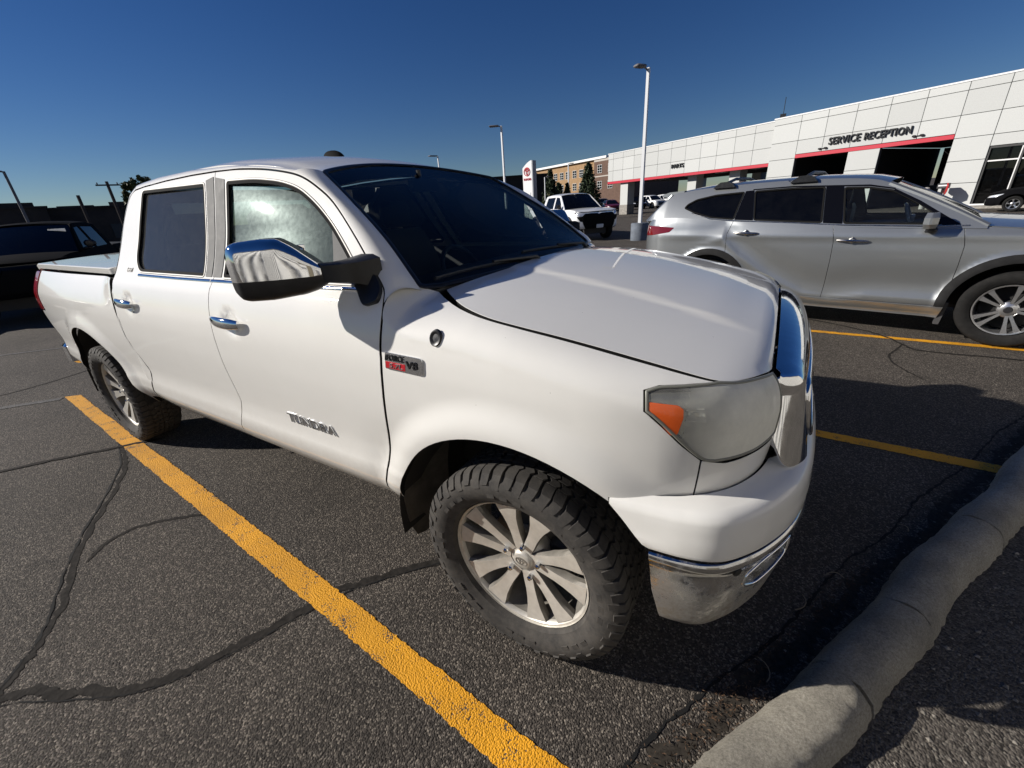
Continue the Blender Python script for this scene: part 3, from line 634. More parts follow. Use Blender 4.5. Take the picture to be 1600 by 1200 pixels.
def build_truck_front(T):
    W = M['white']; C = (1, 0, 0)
    # hood
    front = [(.668, 0), (.668, .3), (.668, .60)]
    half = np.vstack([front, HOODE[::-1], [(-.385, .66), (-.352, .5), (-.318, .28), (-.305, 0)]])
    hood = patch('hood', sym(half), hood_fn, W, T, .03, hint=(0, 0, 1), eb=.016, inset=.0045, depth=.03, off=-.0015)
    s0 = BUMP.s_of_x(.325); sE = BUMP.x0 + BUMP.L; ol = []
    # painted bumper: built as two mirrored halves butted at the centre
    ar = [(BUMP.s_of_x(x), z) for x, z in ((.338, .845), (.365, .815), (.398, .775), (.432, .735))]
    half = np.vstack([[(BUMP.s_of_x(.335), .956)], ar, [(BUMP.s_of_x(.450), .724), (BUMP.s_of_x(.55), .724), (sE, .724), (sE, .956)]])
    for my in (-1, 1):
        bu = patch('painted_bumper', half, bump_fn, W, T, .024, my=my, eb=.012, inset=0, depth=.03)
        low = np.array([(BUMP.s_of_x(.452), .713), (BUMP.s_of_x(.470), .56), (BUMP.s_of_x(.494), .440), (BUMP.s_of_x(.60), .432), (BUMP.s_of_x(.76), .450), (sE - .22, .49), (sE, .52), (sE, .713)])
        a = BUMP.s_of_x(.690); fog = rnd([(a, .600), (a + .005, .640), (a + .06, .672), (a + .215, .680), (a + .225, .60), (a + .06, .575)], [.012, .02, .03, .03, .03, .02])
        ch = patch('chrome_bumper', low, chrome_fn, M['dirty_bumper_chrome'], T, .02, [fog], my=my, eb=.012, inset=0, depth=.028, bev=.005)
        patch('fog_recess', inset_poly(fog, -.008), chrome_fn, M['black_plastic'], ch, .03, my=my, off=-.045, depth=0, inset=0)
        ribbon('fog_trim', fog, chrome_fn, .009, .004, M['chrome'], ch, closed=True, my=my)
        X = chrome_fn(np.array([[a + .15, .63]]))[0]; b = MB(); b.lathe([(.001, .004), (.02, .006), (.04, 0), (.044, -.004), (.044, -.03)], 24, 'x'); o = b.build('fog_lamp', M['lamp_bowl'], ch)
        for v in o.data.vertices: v.co = (X[0] - .02 + v.co.x * .8 - v.co.y * .5, my * (X[1] - .012 + v.co.y * .8 + v.co.x * .5), X[2] + v.co.z)
        X = chrome_fn(np.array([[BUMP.s_of_x(.668), .672]])); P, N = BUMP(np.array([BUMP.s_of_x(.668)])); n = N[0]; b = MB()
        b.lathe([(.001, .003), (.010, .003), (.0115, .0005), (.013, .002), (.0145, .001), (.0145, -.006)], 20, 'x'); o = b.build('parking_sensor', M['black_plastic'], ch)
        for v in o.data.vertices: v.co = (X[0][0] + n[0] * v.co.x - n[1] * v.co.y, my * (X[0][1] + n[1] * v.co.x + n[0] * v.co.y), X[0][2] + v.co.z)
        # dark recess behind the bumper shelf joint
    b = MB(); b.box((.42, 0, .60), (.44, 1.10, .22)); b.box((.38, 0, .95), (.36, 1.20, .38)); b.box((.66, 0, .49), (.16, .7, .16)); b.build('front_core', M['under'], T)
    # grille surround
    top = [(y, 1.2165) for y in np.linspace(-.600, .600, 25)]
    out = np.vstack([rnd(np.vstack([top, [(.684, 1.12), (.672, .868), (-.672, .868), (-.684, 1.12)]]), [.0] * 25 + [.02, .03, .03, .02])])
    hole = rnd([(-.525, 1.058), (.525, 1.058), (.52, 1.00), (.475, .918), (-.475, .918), (-.52, 1.00)], [.03] * 6)
    g = patch('grille', out, grille_fn, M['chrome'], T, .018, [hole], hint=C, eb=.018, depth=.06, bev=.006, inset=.002)
    patch('grille_backing', inset_poly(hole, -.015), grille_fn, M['black'], g, .06, hint=C, off=-.05, depth=0, inset=0)
    ribbon('grille_bead', inset_poly(hole, -.022), grille_fn, .022, .010, M['chrome'], g, closed=True, hint=C)
    for k in range(7):
        z = .936 + k * .0168; hw = np.interp(z, [.918, 1.0, 1.058], [.475, .52, .525]); ys = np.linspace(-hw, hw, 31); b = MB()
        X = grille_fn(np.c_[ys, 0 * ys + z]); b.tube(X - [.012, 0, 0], .0052, 8, up=(0, 0, 1)); o = b.build('grille_bar', M['chrome'], g)
        for v in o.data.vertices: v.co.x -= 0
    emblem('emblem', (0, 0), .095, lambda q: grille_fn(np.c_[q[:, 0], q[:, 1] + .99]), M['chrome'], g, C, .012)
def emblem(name, c, w, fn, material, parent, hint, h, my=1, ribw=None):
    """three interlocked ovals"""
    b_V, b_F = [], []; t = np.linspace(0, 2 * math.pi, 41)[:-1]; rw = ribw or w * .13; mb = MB()
    for ax, ay, cy in ((1, .68, 0), (.30, .52, -.02), (.62, .24, .30)):
        l = np.c_[c[0] + w * ax * np.cos(t), c[1] + w * (cy + ay * np.sin(t))]
        e = 1e-3; X = fn(l); N = np.cross(fn(l + [e, 0]) - fn(l - [e, 0]), fn(l + [0, e]) - fn(l - [0, e])); N /= np.linalg.norm(N, axis=1)[:, None] + 1e-15
        if (N @ np.asarray(hint, float)).mean() < 0: N = -N
        T_ = np.roll(X, -1, 0) - np.roll(X, 1, 0); T_ /= np.linalg.norm(T_, axis=1)[:, None]; Mm = np.cross(N, T_); n = len(l)
        pr = [(-.5, -.2), (-.3, 1), (.3, 1), (.5, -.2)]; V = np.array([[X[i] + Mm[i] * rw * a + N[i] * h * q for a, q in pr] for i in range(n)]).reshape(-1, 3) * [1, my, 1]
        mb.add(V, [(i * 4 + j, i * 4 + j + 1, ((i + 1) % n) * 4 + j + 1, ((i + 1) % n) * 4 + j) for i in range(n) for j in range(3)])
    return mb.build(name, material, parent)
# ---- greenhouse
EDGE = catmull([(-.425, .800, 1.352), (-.478, .785, 1.402), (-.630, .740, 1.527), (-.850, .680, 1.669), (-1.035, .635, 1.782)], 10)
ECUM = np.linspace(0, 1, len(EDGE)); EDG = Pch(ECUM, EDGE)
def ws_fn(q):
    t, v = q[:, 0], np.clip(q[:, 1], 0, 1); E = EDG(v); k = (1 - np.abs(t)**2.1)[:, None]
    C = np.c_[-.335 - .860 * v, 0 * v, 1.352 + .495 * v + .018 * np.sin(math.pi * v)]
    return np.c_[E[:, 0], E[:, 1] * t, E[:, 2]] * (1 - k) + np.c_[C[:, 0], E[:, 1] * t, C[:, 2]] * k
ZR = Pch([-2.88, -2.84, -2.78, -2.6, -2.2, -1.9, -1.6, -1.35, -1.195, -1.04, -.95], [1.820, 1.868, 1.900, 1.926, 1.940, 1.942, 1.924, 1.888, 1.848, 1.816, 1.79])
def roof_fn(q): x, y = q[:, 0], q[:, 1]; c = np.interp(x, [-2.7, -2.2, -1.6, -1.2, -1.08], [.030, .042, .052, .040, .034]); return np.c_[x, y, ZR(x) - c * (np.abs(y) / .62)**2 - .011 * sstep(.52, .595, np.abs(y)) * sstep(-1.05, -1.25, x)]
def strip(name, D, nD, I, nI, material, parent, my, kk=.42, n=12, res=60, lift=0):
    """crowned strip between two 3-D curves"""
    def rs(p, m):
        p = np.asarray(p, float); d = np.r_[0, np.cumsum(np.linalg.norm(np.diff(p[:, :3], axis=0), axis=1))]; return np.array([np.interp(np.linspace(0, d[-1], m), d, p[:, k]) for k in range(p.shape[1])]).T
    A = rs(np.c_[D, nD], res); B = rs(np.c_[I, nI], res)
    for K in (A, B): K[:, 3:] /= np.linalg.norm(K[:, 3:], axis=1)[:, None]
    CA = Pch(np.linspace(0, 1, res), A); CB = Pch(np.linspace(0, 1, res), B)
    def fn(q):
        a, b = CA(q[:, 0]), CB(q[:, 0]); t = q[:, 1:2]; d = b[:, :3] - a[:, :3]; L = np.linalg.norm(d, axis=1)[:, None]
        ta = d - a[:, 3:] * np.sum(d * a[:, 3:], 1)[:, None]; ta /= np.linalg.norm(ta, axis=1)[:, None]; tb = d - b[:, 3:] * np.sum(d * b[:, 3:], 1)[:, None]; tb /= np.linalg.norm(tb, axis=1)[:, None]
        k = L * kk; P1 = a[:, :3] + ta * k; P2 = b[:, :3] - tb * (k if kk == .42 else L * .12)
        return (1 - t)**3 * a[:, :3] + 3 * t * (1 - t)**2 * P1 + 3 * t * t * (1 - t) * P2 + t**3 * b[:, :3]
    def fn2(q):
        t = np.clip(q[:, 1] * 1.12, 0, 1); X = fn(np.c_[q[:, 0], t]); e = np.clip(q[:, 1] * 1.12 - 1, 0, 1) / .12
        return X + np.c_[0 * e, 0 * e, lift * t - .03 * e]
    return grid_patch(name, fn2, res, n + 2, material, parent, hint=(0, .6, .8), my=my)
def surf_n(fn, q, hint):
    q = np.asarray(q, float); e = 1e-3; N = np.cross(fn(q + [e, 0]) - fn(q - [e, 0]), fn(q + [0, e]) - fn(q - [0, e])); N /= np.linalg.norm(N, axis=1)[:, None]
    return N if (N @ np.asarray(hint, float)).mean() > 0 else -N
def back_x(z): return -2.842 - .10 * np.clip(1.845 - z, -1, 1)
def build_truck_top(T):
    W = M['white']; U = (0, 0, 1)
    vt = np.linspace(-1, 1, 31)
    tt = ws_fn(np.c_[vt, 0 * vt + 1])
    # roof panel
    fe = [(x - .004, y) for x, y, z in tt if y >= 0]
    half = np.vstack([[(p[0], p[1]) for p in fe], [(-1.25, .630), (-1.6, .622), (-2.1, .615), (-2.5, .605), (-2.72, .59), (-2.80, .54), (-2.825, .35), (-2.832, 0)]])
    patch('roof', sym(half), roof_fn, W, T, .045, hint=U, eb=.03, inset=0, depth=.012, bev=.004)
    patch('headliner', inset_poly(sym(half), .02), roof_fn, M['headliner'], T, .1, hint=U, off=-.035, depth=0, inset=0)
    # windshield
    ol = np.vstack([np.c_[np.linspace(-1, 1, 24), np.zeros(24) + .02], np.c_[np.linspace(1, -1, 24), np.ones(24)]])
    ol = rnd(np.vstack([[(-1, .1), (-.97, .035), (-.90, .0), (.90, .0), (.97, .035), (1, .1)], [(1, .98), (.97, 1), (-.97, 1), (-1, .98)]]), .02)
    ws = patch('windshield', ol, ws_fn, M['glass_wind'], T, .06, hint=U, inset=.0, depth=.004, off=-.003)
    ribbon('windshield_seal', inset_poly(ol, .006), ws_fn, .020, .004, M['black_plastic'], ws, closed=True, hint=U, res=.03)
    # tinted band along the top edge and dotted black border
    m = glass('windshield_shade_band', (.02, .025, .03), .01); patch('shade_band', [(-.985, .985), (-.985, .86), (.985, .86), (.985, .985)], ws_fn, m, ws, .08, hint=U, inset=0, depth=0, off=-.009)
    patch('windshield_border', [(-.985, .13), (-.93, .02), (.93, .02), (.985, .13), (.80, .085), (-.80, .085)], ws_fn, M['black_trim'], ws, .08, hint=U, inset=0, depth=0, off=-.010)
    b = MB(); b.box((-1.06, .0, 1.735), (.03, .23, .065), bev=.012); b.tube([(-1.08, 0, 1.75), (-1.09, 0, 1.81)], .012); b.build('inside_mirror', M['black_plastic'], ws)
    # cowl and wipers
    def cowl_fn(q):
        t, v = q[:, 0], q[:, 1]; A = ws_fn(np.c_[t * .955, 0 * t + .012]); y = A[:, 1] * 1.0
        xh = np.interp(np.abs(y), [0, .28, .5, .66, .706, .8], [-.305, -.318, -.352, -.385, -.396, -.42]); Bp = np.c_[xh - .003, y, 1.340 + .030 * (1 - (y / .75)**2)]
        return A * (1 - v[:, None]) + Bp * v[:, None] - np.c_[0 * t, 0 * t, .030 * np.sin(math.pi * v)] + [0, 0, -.014]
    grid_patch('cowl', lambda q: cowl_fn(np.c_[q[:, 0] * 2 - 1, q[:, 1]]), 40, 6, M['black_plastic'], T, hint=U)
    for (y0, y1, v1) in ((.45, -.16, .055), (-.16, -.74, .05)):
        b = MB(); t = np.linspace(0, 1, 12); E0 = EDG(np.zeros(12))[:, 1]
        y = y0 + (y1 - y0) * t; P_ = ws_fn(np.c_[y / E0, .012 + v1 * np.sin(t * 1.2) + 0 * t]) + [.012, 0, .016]
        b.tube(P_, .0065, 8); b.tube(P_ + [0.006, 0, .006], .004, 6); b.tube([P_[0] + [.05, .03, -.03], P_[0] + [.03, .0, .012], P_[5] + [.006, 0, .014]], [.013, .011, .007], 8); b.build('wiper', M['black_plastic'], T)
    for my in (-1, 1):
        D2 = np.vstack([catmull([(-.462, 1.335), (-.476, 1.368), (-.502, 1.393), (-.577, 1.450), (-.707, 1.558), (-.834, 1.660), (-.938, 1.718), (-1.049, 1.765), (-1.163, 1.793), (-1.346, 1.821), (-1.546, 1.840)], 4), [(-1.772, 1.850), (-2.02, 1.854), (-2.316, 1.852), (-2.60, 1.843), (-2.726, 1.834)]])
        D = side_fn(D2); nD = surf_n(side_fn, D2, (0, 1, 0))
        i0 = 20
        # pillar part then roof part
        v = np.linspace(0.0, 1, 40); I1 = ws_fn(np.c_[0 * v + 1, v]); n1 = surf_n(ws_fn, np.c_[0 * v + .97, np.clip(v, .01, .99)], (.5, .1, .8))
        kA = int(np.argmin(np.abs(D2[:, 0] + 1.12))) + 1
        strip('windshield_pillar', D[:kA], nD[:kA], I1, n1, W, T, my, kk=(.62 if my < 0 else .20), res=50)
        rx = np.array([(-1.035, .634), (-1.25, .630), (-1.6, .622), (-2.1, .615), (-2.5, .605), (-2.72, .59), (-2.78, .565)]); I2 = roof_fn(rx); n2 = surf_n(roof_fn, rx, U)
        strip('roof_rail', D[kA - 1:], nD[kA - 1:], I2, n2, W, T, my, res=50)
        # rear corner of the cab
        R2 = np.array([(-2.726, 1.834), (-2.790, 1.803), (-2.839, 1.715), (-2.863, 1.596), (-2.861, 1.47), (-2.845, 1.37), (-2.831, 1.26), (-2.833, 1.10), (-2.850, .95), (-2.806, .83), (-2.774, .755), (-2.808, .68), (-2.868, .56), (-2.882, .485)])
        R2[:, 0] -= .000; Dr = side_fn(R2); nr = surf_n(side_fn, R2, (0, 1, 0)); zz = R2[:, 1]
        Ir = np.c_[np.minimum(back_x(zz), R2[:, 0] - .028), np.maximum(Dr[:, 1] - .075, .5), zz]; Ir[0] = [-2.80, .585, 1.850]; Ir[6:, 0] = np.minimum(Ir[6:, 0], R2[6:, 0] - .012); Ir[6:, 1] = Dr[6:, 1] - .05
        strip('cab_corner', Dr, nr, Ir, np.tile([-1.0, .15, .1], (len(Ir), 1)), W, T, my, res=60)
    # cab back with its window
    bo = [(-.78, 1.30), (-.60, 1.835), (.60, 1.835), (.78, 1.30)]; bw = rnd([(-.62, 1.42), (-.53, 1.76), (.53, 1.76), (.62, 1.42)], .05)
    bf = lambda q: np.c_[back_x(q[:, 1]) - .012 * (1 - (q[:, 0] / .78)**2), q[:, 0], q[:, 1]]
    k = patch('cab_back', rnd(bo, .03), bf, W, T, .08, [bw], hint=(-1, 0, 0), inset=0); patch('rear_window', bw, bf, glass('rear_window_glass', (.60, .62, .62), .004), k, .1, hint=(-1, 0, 0), off=-.01, depth=.004, inset=-.005)
    b = MB(); b.box((-2.88, 0, .92), (.03, 1.74, .8)); b.build('cab_bulkhead', M['under'], T)
    # tonneau cover
    cf = lambda q: np.c_[q[:, 0], q[:, 1], 1.402 + .030 * (1 - (np.abs(q[:, 1]) / .9)**2.5) + .012 * sstep(-4.7, -3.6, q[:, 0]) * 0 - .02 * sstep(-4.70, -4.875, q[:, 0])]
    co = rnd([(-4.885, -.850), (-2.955, -.895), (-2.955, .895), (-4.885, .850)], [.10, .05, .05, .10], 8)
    patch('tonneau_cover', co, cf, W, T, .06, hint=U, eb=.03, inset=0, depth=.040, bev=.009)
    b = MB(); b.box((-3.86, 0, 1.25), (1.86, 1.72, .16)); b.box((-2.905, 0, 1.30), (.05, 1.78, .10)); b.build('bed_box', M['under'], T)
    # tailgate, rear bumper
    b = MB(); b.box((-4.795, 0, 1.05), (.05, 1.50, .58), bev=.015); b.build('tailgate', W, T)
    b = MB(); b.box((-4.86, 0, 1.18), (.03, .26, .07), bev=.012); b.build('tailgate_handle', M['black_plastic'], T)
    b = MB(); b.box((-4.87, 0, .60), (.18, 1.86, .20), bev=.03); b.build('rear_bumper', M['chrome'], T)
    # roof antenna
    def fin_fn(q): 
        u, v = q[:, 0], q[:, 1]; a = v * 2 * math.pi; r = np.sqrt(np.clip(1 - u**2.2, 0, 1)); return np.c_[-1.78 - .018 * u + .088 * r * np.cos(a), .03 + .035 * r * np.sin(a), 1.934 + .048 * u]
    grid_patch('roof_antenna', fin_fn, 14, 28, M['seal'], T, hint=U)
def build_truck_detail(T):
    W = M['white']
    # ---- underbody and cabin
    b = MB(); b.box((-2.0, 0, .55), (4.9, 1.1, .16)); b.box((-1.70, 0, .60), (2.2, 1.74, .16)); b.box((-4.1, 0, .75), (1.3, 1.0, .3)); b.box((.20, 0, .78), (.5, 1.0, .3)); b.build('chassis', M['under'], T)
    b = MB(); b.tube([(0, -.8, .40), (0, .8, .40)], .05); b.build('axle', M['under'], T); b = MB(); b.tube([(-3.7, -.8, .40), (-3.7, .8, .40)], .06); b.lathe([(.01, -.15), (.12, -.12), (.16, 0), (.12, .12), (.01, .15)], 16, 'y', (-3.7, 0, .40)); b.build('axle', M['under'], T)
    b = MB()
    for s in (-1, 1): b.box((-1.7, s * .885, .98), (2.15, .03, .70))
    b.box((-1.7, 0, .70), (2.3, 1.7, .05)); b.box((-.52, 0, 1.02), (.12, 1.7, .62)); b.build('cabin_lining', M['interior'], T)
    b = MB(); pr = [(-.47, 1.315), (-.62, 1.335), (-.86, 1.315), (-.98, 1.25), (-1.00, 1.08), (-.90, .85), (-.47, .85)]
    b.prism([(x, -.80, z) for x, z in pr], (0, -.80, 0), (0, .80, 0)); b.box((-1.02, 0, 1.02), (.16, .34, .40), bev=.03); b.build('dashboard', M['interior'], T)
    b = MB(); t = np.linspace(0, 2 * math.pi, 33); cx, cy, cz = -1.14, .38, 1.205
    b.tube([(cx - .09 * math.sin(a) * 1, cy + .19 * math.cos(a), cz + .17 * math.sin(a)) for a in t], .016, 8, caps=False); b.box((cx + .02, cy, cz), (.06, .16, .12), bev=.02); b.tube([(cx, cy - .18, cz), (cx + .02, cy, cz), (cx, cy + .18, cz)], .014); b.tube([(cx + .02, cy, cz), (cx + .25, cy, cz - .05)], .03); b.build('steering_wheel', M['black_plastic'], T)
    def seat(x, y, w):
        b = MB(); b.box((x, y, .92), (.50, w, .18), bev=.05)
        V = []
        for k, (dx, z, h, tk) in enumerate([(-.20, .95, w, .16), (-.25, 1.15, w, .17), (-.32, 1.38, w * .92, .13), (-.35, 1.50, w * .75, .09)]):
            V += [(x + dx - tk / 2, y - h / 2, z), (x + dx + tk / 2, y - h / 2 + .03, z), (x + dx + tk / 2, y + h / 2 - .03, z), (x + dx - tk / 2, y + h / 2, z)]
        b.add(V, [(i * 4 + j, i * 4 + (j + 1) % 4, i * 4 + 4 + (j + 1) % 4, i * 4 + 4 + j) for i in range(3) for j in range(4)] + [(3, 2, 1, 0), (12, 13, 14, 15)])
        s = b.build('seat', M['seat'], T)
        h = MB(); h.box((x - .37, y, 1.60), (.10, .27, .17), bev=.035); h.tube([(x - .36, y - .06, 1.45), (x - .37, y - .06, 1.56)], .007); h.tube([(x - .36, y + .06, 1.45), (x - .37, y + .06, 1.56)], .007); h.build('headrest', M['seat'], s)
    seat(-1.35, -.40, .54); seat(-1.35, .40, .54); seat(-2.30, -.46, .50); seat(-2.30, .02, .38); seat(-2.30, .48, .50)
    # ---- door mirrors
    for my in (-1, 1):
        I0 = np.array([-.672, .992, 1.462]); O = np.array([-.874, 1.186, 1.462]); ax = O - I0; L = np.linalg.norm(ax); ax /= L; nf = np.array([ax[1], -ax[0], 0])
        def sec(t, part):
            hh = np.interp(t, [0, .08, .25, .6, .85, .95, 1.0], [.062, .076, .090, .097, .094, .086, .066]); zc = np.interp(t, [0, .3, 1], [-.004, .0, -.004]); dp = np.interp(t, [0, .1, .5, .9, 1], [.055, .066, .075, .062, .035])
            a = np.linspace(-math.pi / 2, math.pi / 2, 25); ca, sa = np.cos(a), np.sin(a); ex = .42
            f = np.abs(ca)**.42 * dp; z = np.sign(sa) * np.abs(sa)**.54 * hh + zc
            if t < .42: z = np.where(z > -.02, -.02 + (z + .02) * (.22 + .78 * (t / .42)**.8), z)
            split = -.030; 
            if part == 'cap': k = z >= split
            else: k = z <= split
            z2 = np.r_[split, z[k]] if part == 'cap' else np.r_[z[k], split]; f2 = np.interp(z2, z, f)
            m = 14; d = np.linspace(0, 1, m); zz = np.interp(d, np.linspace(0, 1, len(z2)), z2); ff = np.interp(d, np.linspace(0, 1, len(z2)), f2)
            return ff, zz
        mir = None
        for part, material, nm in (('body', M['black_plastic'], 'door_mirror'), ('cap', M['chrome'], 'mirror_cap')):
            ts = np.r_[0 if part == 'body' else .005, np.linspace(.06, .94, 22), .97, 1.0]; V = []; n = 14
            for t in ts:
                ff, zz = sec(t, part); c = I0 + ax * L * t - nf * .02
                for f, z in zip(ff, zz): V.append(c + nf * f + np.array([0, 0, z]))
            m_ = len(ts); V = np.array(V); F = [(i * n + j, (i + 1) * n + j, (i + 1) * n + j + 1, i * n + j + 1) for i in range(m_ - 1) for j in range(n - 1)]
            Vb = V - nf * (0.055 if part == 'body' else .03); nb = len(V)
            # close: end cap and flat back
            V2 = np.vstack([V, Vb * 1.0]); F += [(i * n + n - 1, (i + 1) * n + n - 1, nb + (i + 1) * n + n - 1, nb + i * n + n - 1) for i in range(m_ - 1)] + [(i * n, (i + 1) * n, nb + (i + 1) * n, nb + i * n) for i in range(m_ - 1)]
            F += [(j, j + 1, nb + j + 1, nb + j) for j in range(n - 1)] + [((m_ - 1) * n + j, (m_ - 1) * n + j + 1, nb + (m_ - 1) * n + j + 1, nb + (m_ - 1) * n + j) for j in range(n - 1)]
            F += [(nb + i * n + j, nb + (i + 1) * n + j, nb + (i + 1) * n + j + 1, nb + i * n + j + 1) for i in range(m_ - 1) for j in range(n - 1)]
            b = MB(); b.add(V2 * [1, my, 1], F)
            if part == 'body':
                arm = [(-.55, .965, 1.437), (-.60, 1.01, 1.438), (-.66, 1.06, 1.438)]
                for (p0, p1) in zip(arm[:-1], arm[1:]):
                    pass
                sect = lambda p, h, d: [np.array(p) + [d, 0, -h], np.array(p) + [d, 0, h * .8], np.array(p) + [d * .3, 0, h], np.array(p) + [-d, 0, h], np.array(p) + [-d, 0, -h]]
                VV = []
                for p, h, d in zip([(-.565, .875, 1.425), (-.590, .940, 1.432), (-.615, .975, 1.436), (-.670, 1.015, 1.438)], [.058, .040, .033, .030], [.045, .036, .030, .026]): VV += sect(p, h, d)
                b.add(np.array(VV) * [1, my, 1], [(i * 5 + j, i * 5 + (j + 1) % 5, i * 5 + 5 + (j + 1) % 5, i * 5 + 5 + j) for i in range(3) for j in range(5)] + [(0, 1, 2, 3, 4), (15, 16, 17, 18, 19)])
            o = b.build(nm, material, T if part == 'body' else mir, smooth=42)
            if part == 'body': mir = o
        patch('mirror_base', rnd([(-.482, 1.335), (-.486, 1.370), (-.515, 1.400), (-.575, 1.440), (-.610, 1.435), (-.650, 1.40), (-.60, 1.36), (-.545, 1.318)], .015), side_fn, M['black_plastic'], mir, .03, my=my, off=.016, depth=.02, bev=.006)
        b = MB(); q = I0 + ax * L * .55 - nf * .078; b.box((0, 0, 0), (.006, .19, .13), bev=.002); o = b.build('mirror_glass', M['chrome'], mir)
        for v in o.data.vertices: c = q + nf * v.co.x + ax * v.co.y + np.array([0, 0, v.co.z]); v.co = (c[0], my * c[1], c[2])
    # ---- lettering and badges (both sides)
    doors = [c for c in T.children if c.name.startswith('front_door')]; fend = [c for c in T.children if c.name.startswith('fender')]; rdoors = [c for c in T.children if c.name.startswith('rear_door')]
    for i, my in enumerate((-1, 1)):
        def place(V, x0, z0, fn, d=1, off=0):
            q = np.c_[x0 + d * V[:, 0], z0 + V[:, 1]]; X = fn(q); N = surf_n(fn, q, (0, 1, 0)); X = X + N * (V[:, 2] + off)[:, None]; return X * [1, my, 1]
        d = 1 if my < 0 else -1     # text runs forward on the right side, rearward on the left
        V, F = text_fit('TUNDRA', .345, .047, .006, bold=.012, spacing=1.08); x0 = -1.218 if my < 0 else -.873; obj('lettering', place(V, x0, .738, side_fn, d), F, M['chrome'], doors[i])
        # engine badge
        bx0, bx1 = -.448, -.282; bz = 1.125
        bd = rnd([(bx0, bz), (bx1, bz - .004), (bx1 + .004, bz + .052), (bx0 + .004, bz + .056)], [.004, .014, .014, .004])
        bg = patch('engine_badge', bd, fender_fn, M['chrome'], fend[i], .03, my=my, off=.006, depth=.010, inset=0)
        patch('badge_field', rnd([(bx0 + .004, bz + .004), (bx0 + .092, bz + .002), (bx0 + .094, bz + .024), (bx0 + .004, bz + .026)], .002), fender_fn, M['badge_red'], bg, .03, my=my, off=.0072, depth=.001, inset=0)
        for s, x, z, w, h, mt in (('iFORCE', .004, .030, .088, .020, 'black'), ('5.7L', .020, .006, .062, .016, 'chrome'), ('V8', .098, .012, .052, .026, 'black')):
            V, F = text_fit(s, w, h, .0016, bold=.02, shear=.15 if s != 'V8' else 0); xx = bx0 + x if my < 0 else bx1 - x
            obj('badge_lettering', place(V, xx, bz + z, fender_fn, d, .0074), F, M[mt], bg)
        V, F = text_fit('Limited', .075, .022, .003, bold=.008, shear=.2); x0 = -2.775 if my < 0 else -2.70
        obj('trim_lettering', place(V, x0 + (.105 if my < 0 else .08), 1.385, lambda q: side_fn(q), d, .001), F, M['black_trim'], rdoors[i])
    # ---- wheels
    w0 = build_wheel(T)
    for x, y, rz in ((0, -.8625, 0), (-3.70, -.8625, 0), (0, .8625, math.pi), (-3.70, .8625, math.pi)):
        w = w0 if (x, y) == (0, -.8625) else copy_tree(w0, T); w.location = (x, y, .405); w.rotation_euler = (0, (0.12 if rz == 0 else 0) + (.9 if x < -1 else 0), rz)
def tyre_mesh(R, hw, rb, name, mt, parent, lugs=56, rugged=True):
    b = MB(); out = -1   # outer face looks along -y
    s = [(rb + .000, hw * .68), (rb + .012, hw * .84), (rb + .018, hw * .86), (rb + .032, hw * .93), (rb + (R - rb) * .45, hw * 1.0), (rb + (R - rb) * .66, hw * .995), (rb + (R - rb) * .80, hw * .94), (R - .020, hw * .86), (R - .011, hw * .74), (R - .009, hw * .4), (R - .009, 0)]
    prof = s + [(r, -h) for r, h in s[-2::-1]]
    b.lathe(prof, 96, 'y')
    if rugged:
        pitch = 2 * math.pi / lugs
        for k in range(lugs):
            a0 = k * pitch + (k % 3 - 1) * pitch * .04
            for sgn in (-1, 1):
                long_ = (k % 2 == 0); rows = [(R, hw * .52), (R, hw * .74), (R - .005, hw * .86), (R - .022, hw * .95), (R - (.052 if long_ else .036), hw * 1.012)]
                V = []
                for j, (r, h) in enumerate(rows):
                    w = pitch * (.36 if j > 1 else .40) * (.85 if j == 4 else 1); sk = (j - 2) * pitch * (.10 if j < 3 else -.06) * sgn
                    for q in (-1, 1): V.append((r * math.cos(a0 + q * w + sk), sgn * h, r * math.sin(a0 + q * w + sk)))
                    for q in (-1, 1): rr = r - .013 if j < 3 else r - .006; hh = h if j < 3 else h - .008; V.append((rr * math.cos(a0 + q * w * 1.1 + sk), sgn * hh, rr * math.sin(a0 + q * w * 1.1 + sk)))
                Fq = []
                for j in range(4):
                    o = j * 4; Fq += [(o, o + 1, o + 5, o + 4), (o + 2, o, o + 4, o + 6), (o + 1, o + 3, o + 7, o + 5)]
                Fq += [(0, 2, 3, 1), (16, 17, 19, 18)]; b.add(V, Fq)
                # zigzag centre blocks
                for (ya, yb, ph) in ((.04, .24, .5), (.28, .49, .15)):
                    V = []
                    for j, yy in enumerate((ya, (ya + yb) / 2, yb)):
                        sk = pitch * (ph + (.18 if j == 1 else -.06) * sgn)
                        for r in (R, R - .012):
                            for q in (-1, 1): V.append((r * math.cos(a0 + sk + q * pitch * .36), sgn * hw * yy, r * math.sin(a0 + sk + q * pitch * .36)))
                    b.add(V, [(0, 1, 5, 4), (4, 5, 9, 8), (0, 4, 6, 2), (4, 8, 10, 6), (1, 3, 7, 5), (5, 7, 11, 9), (0, 2, 3, 1), (8, 9, 11, 10)])
        # raised sidewall ribs and blocks
        for k in range(40):
            a0 = 2 * math.pi * k / 40
            if k % 10 in (3, 4, 8, 9): continue
            r0, r1 = rb + .046, rb + .062; h = hw * 1.003
            V = [(r * math.cos(a), -h * q, r * math.sin(a)) for q in (1.0, .97) for r in (r0, r1) for a in (a0 - .045, a0 + .045)]
            b.add(V, [(0, 1, 3, 2), (0, 4, 5, 1), (2, 3, 7, 6), (0, 2, 6, 4), (1, 5, 7, 3)])
    else:
        for hh in (-.45, 0, .45):
            pass
    return b.build(name, mt, parent, smooth=28)
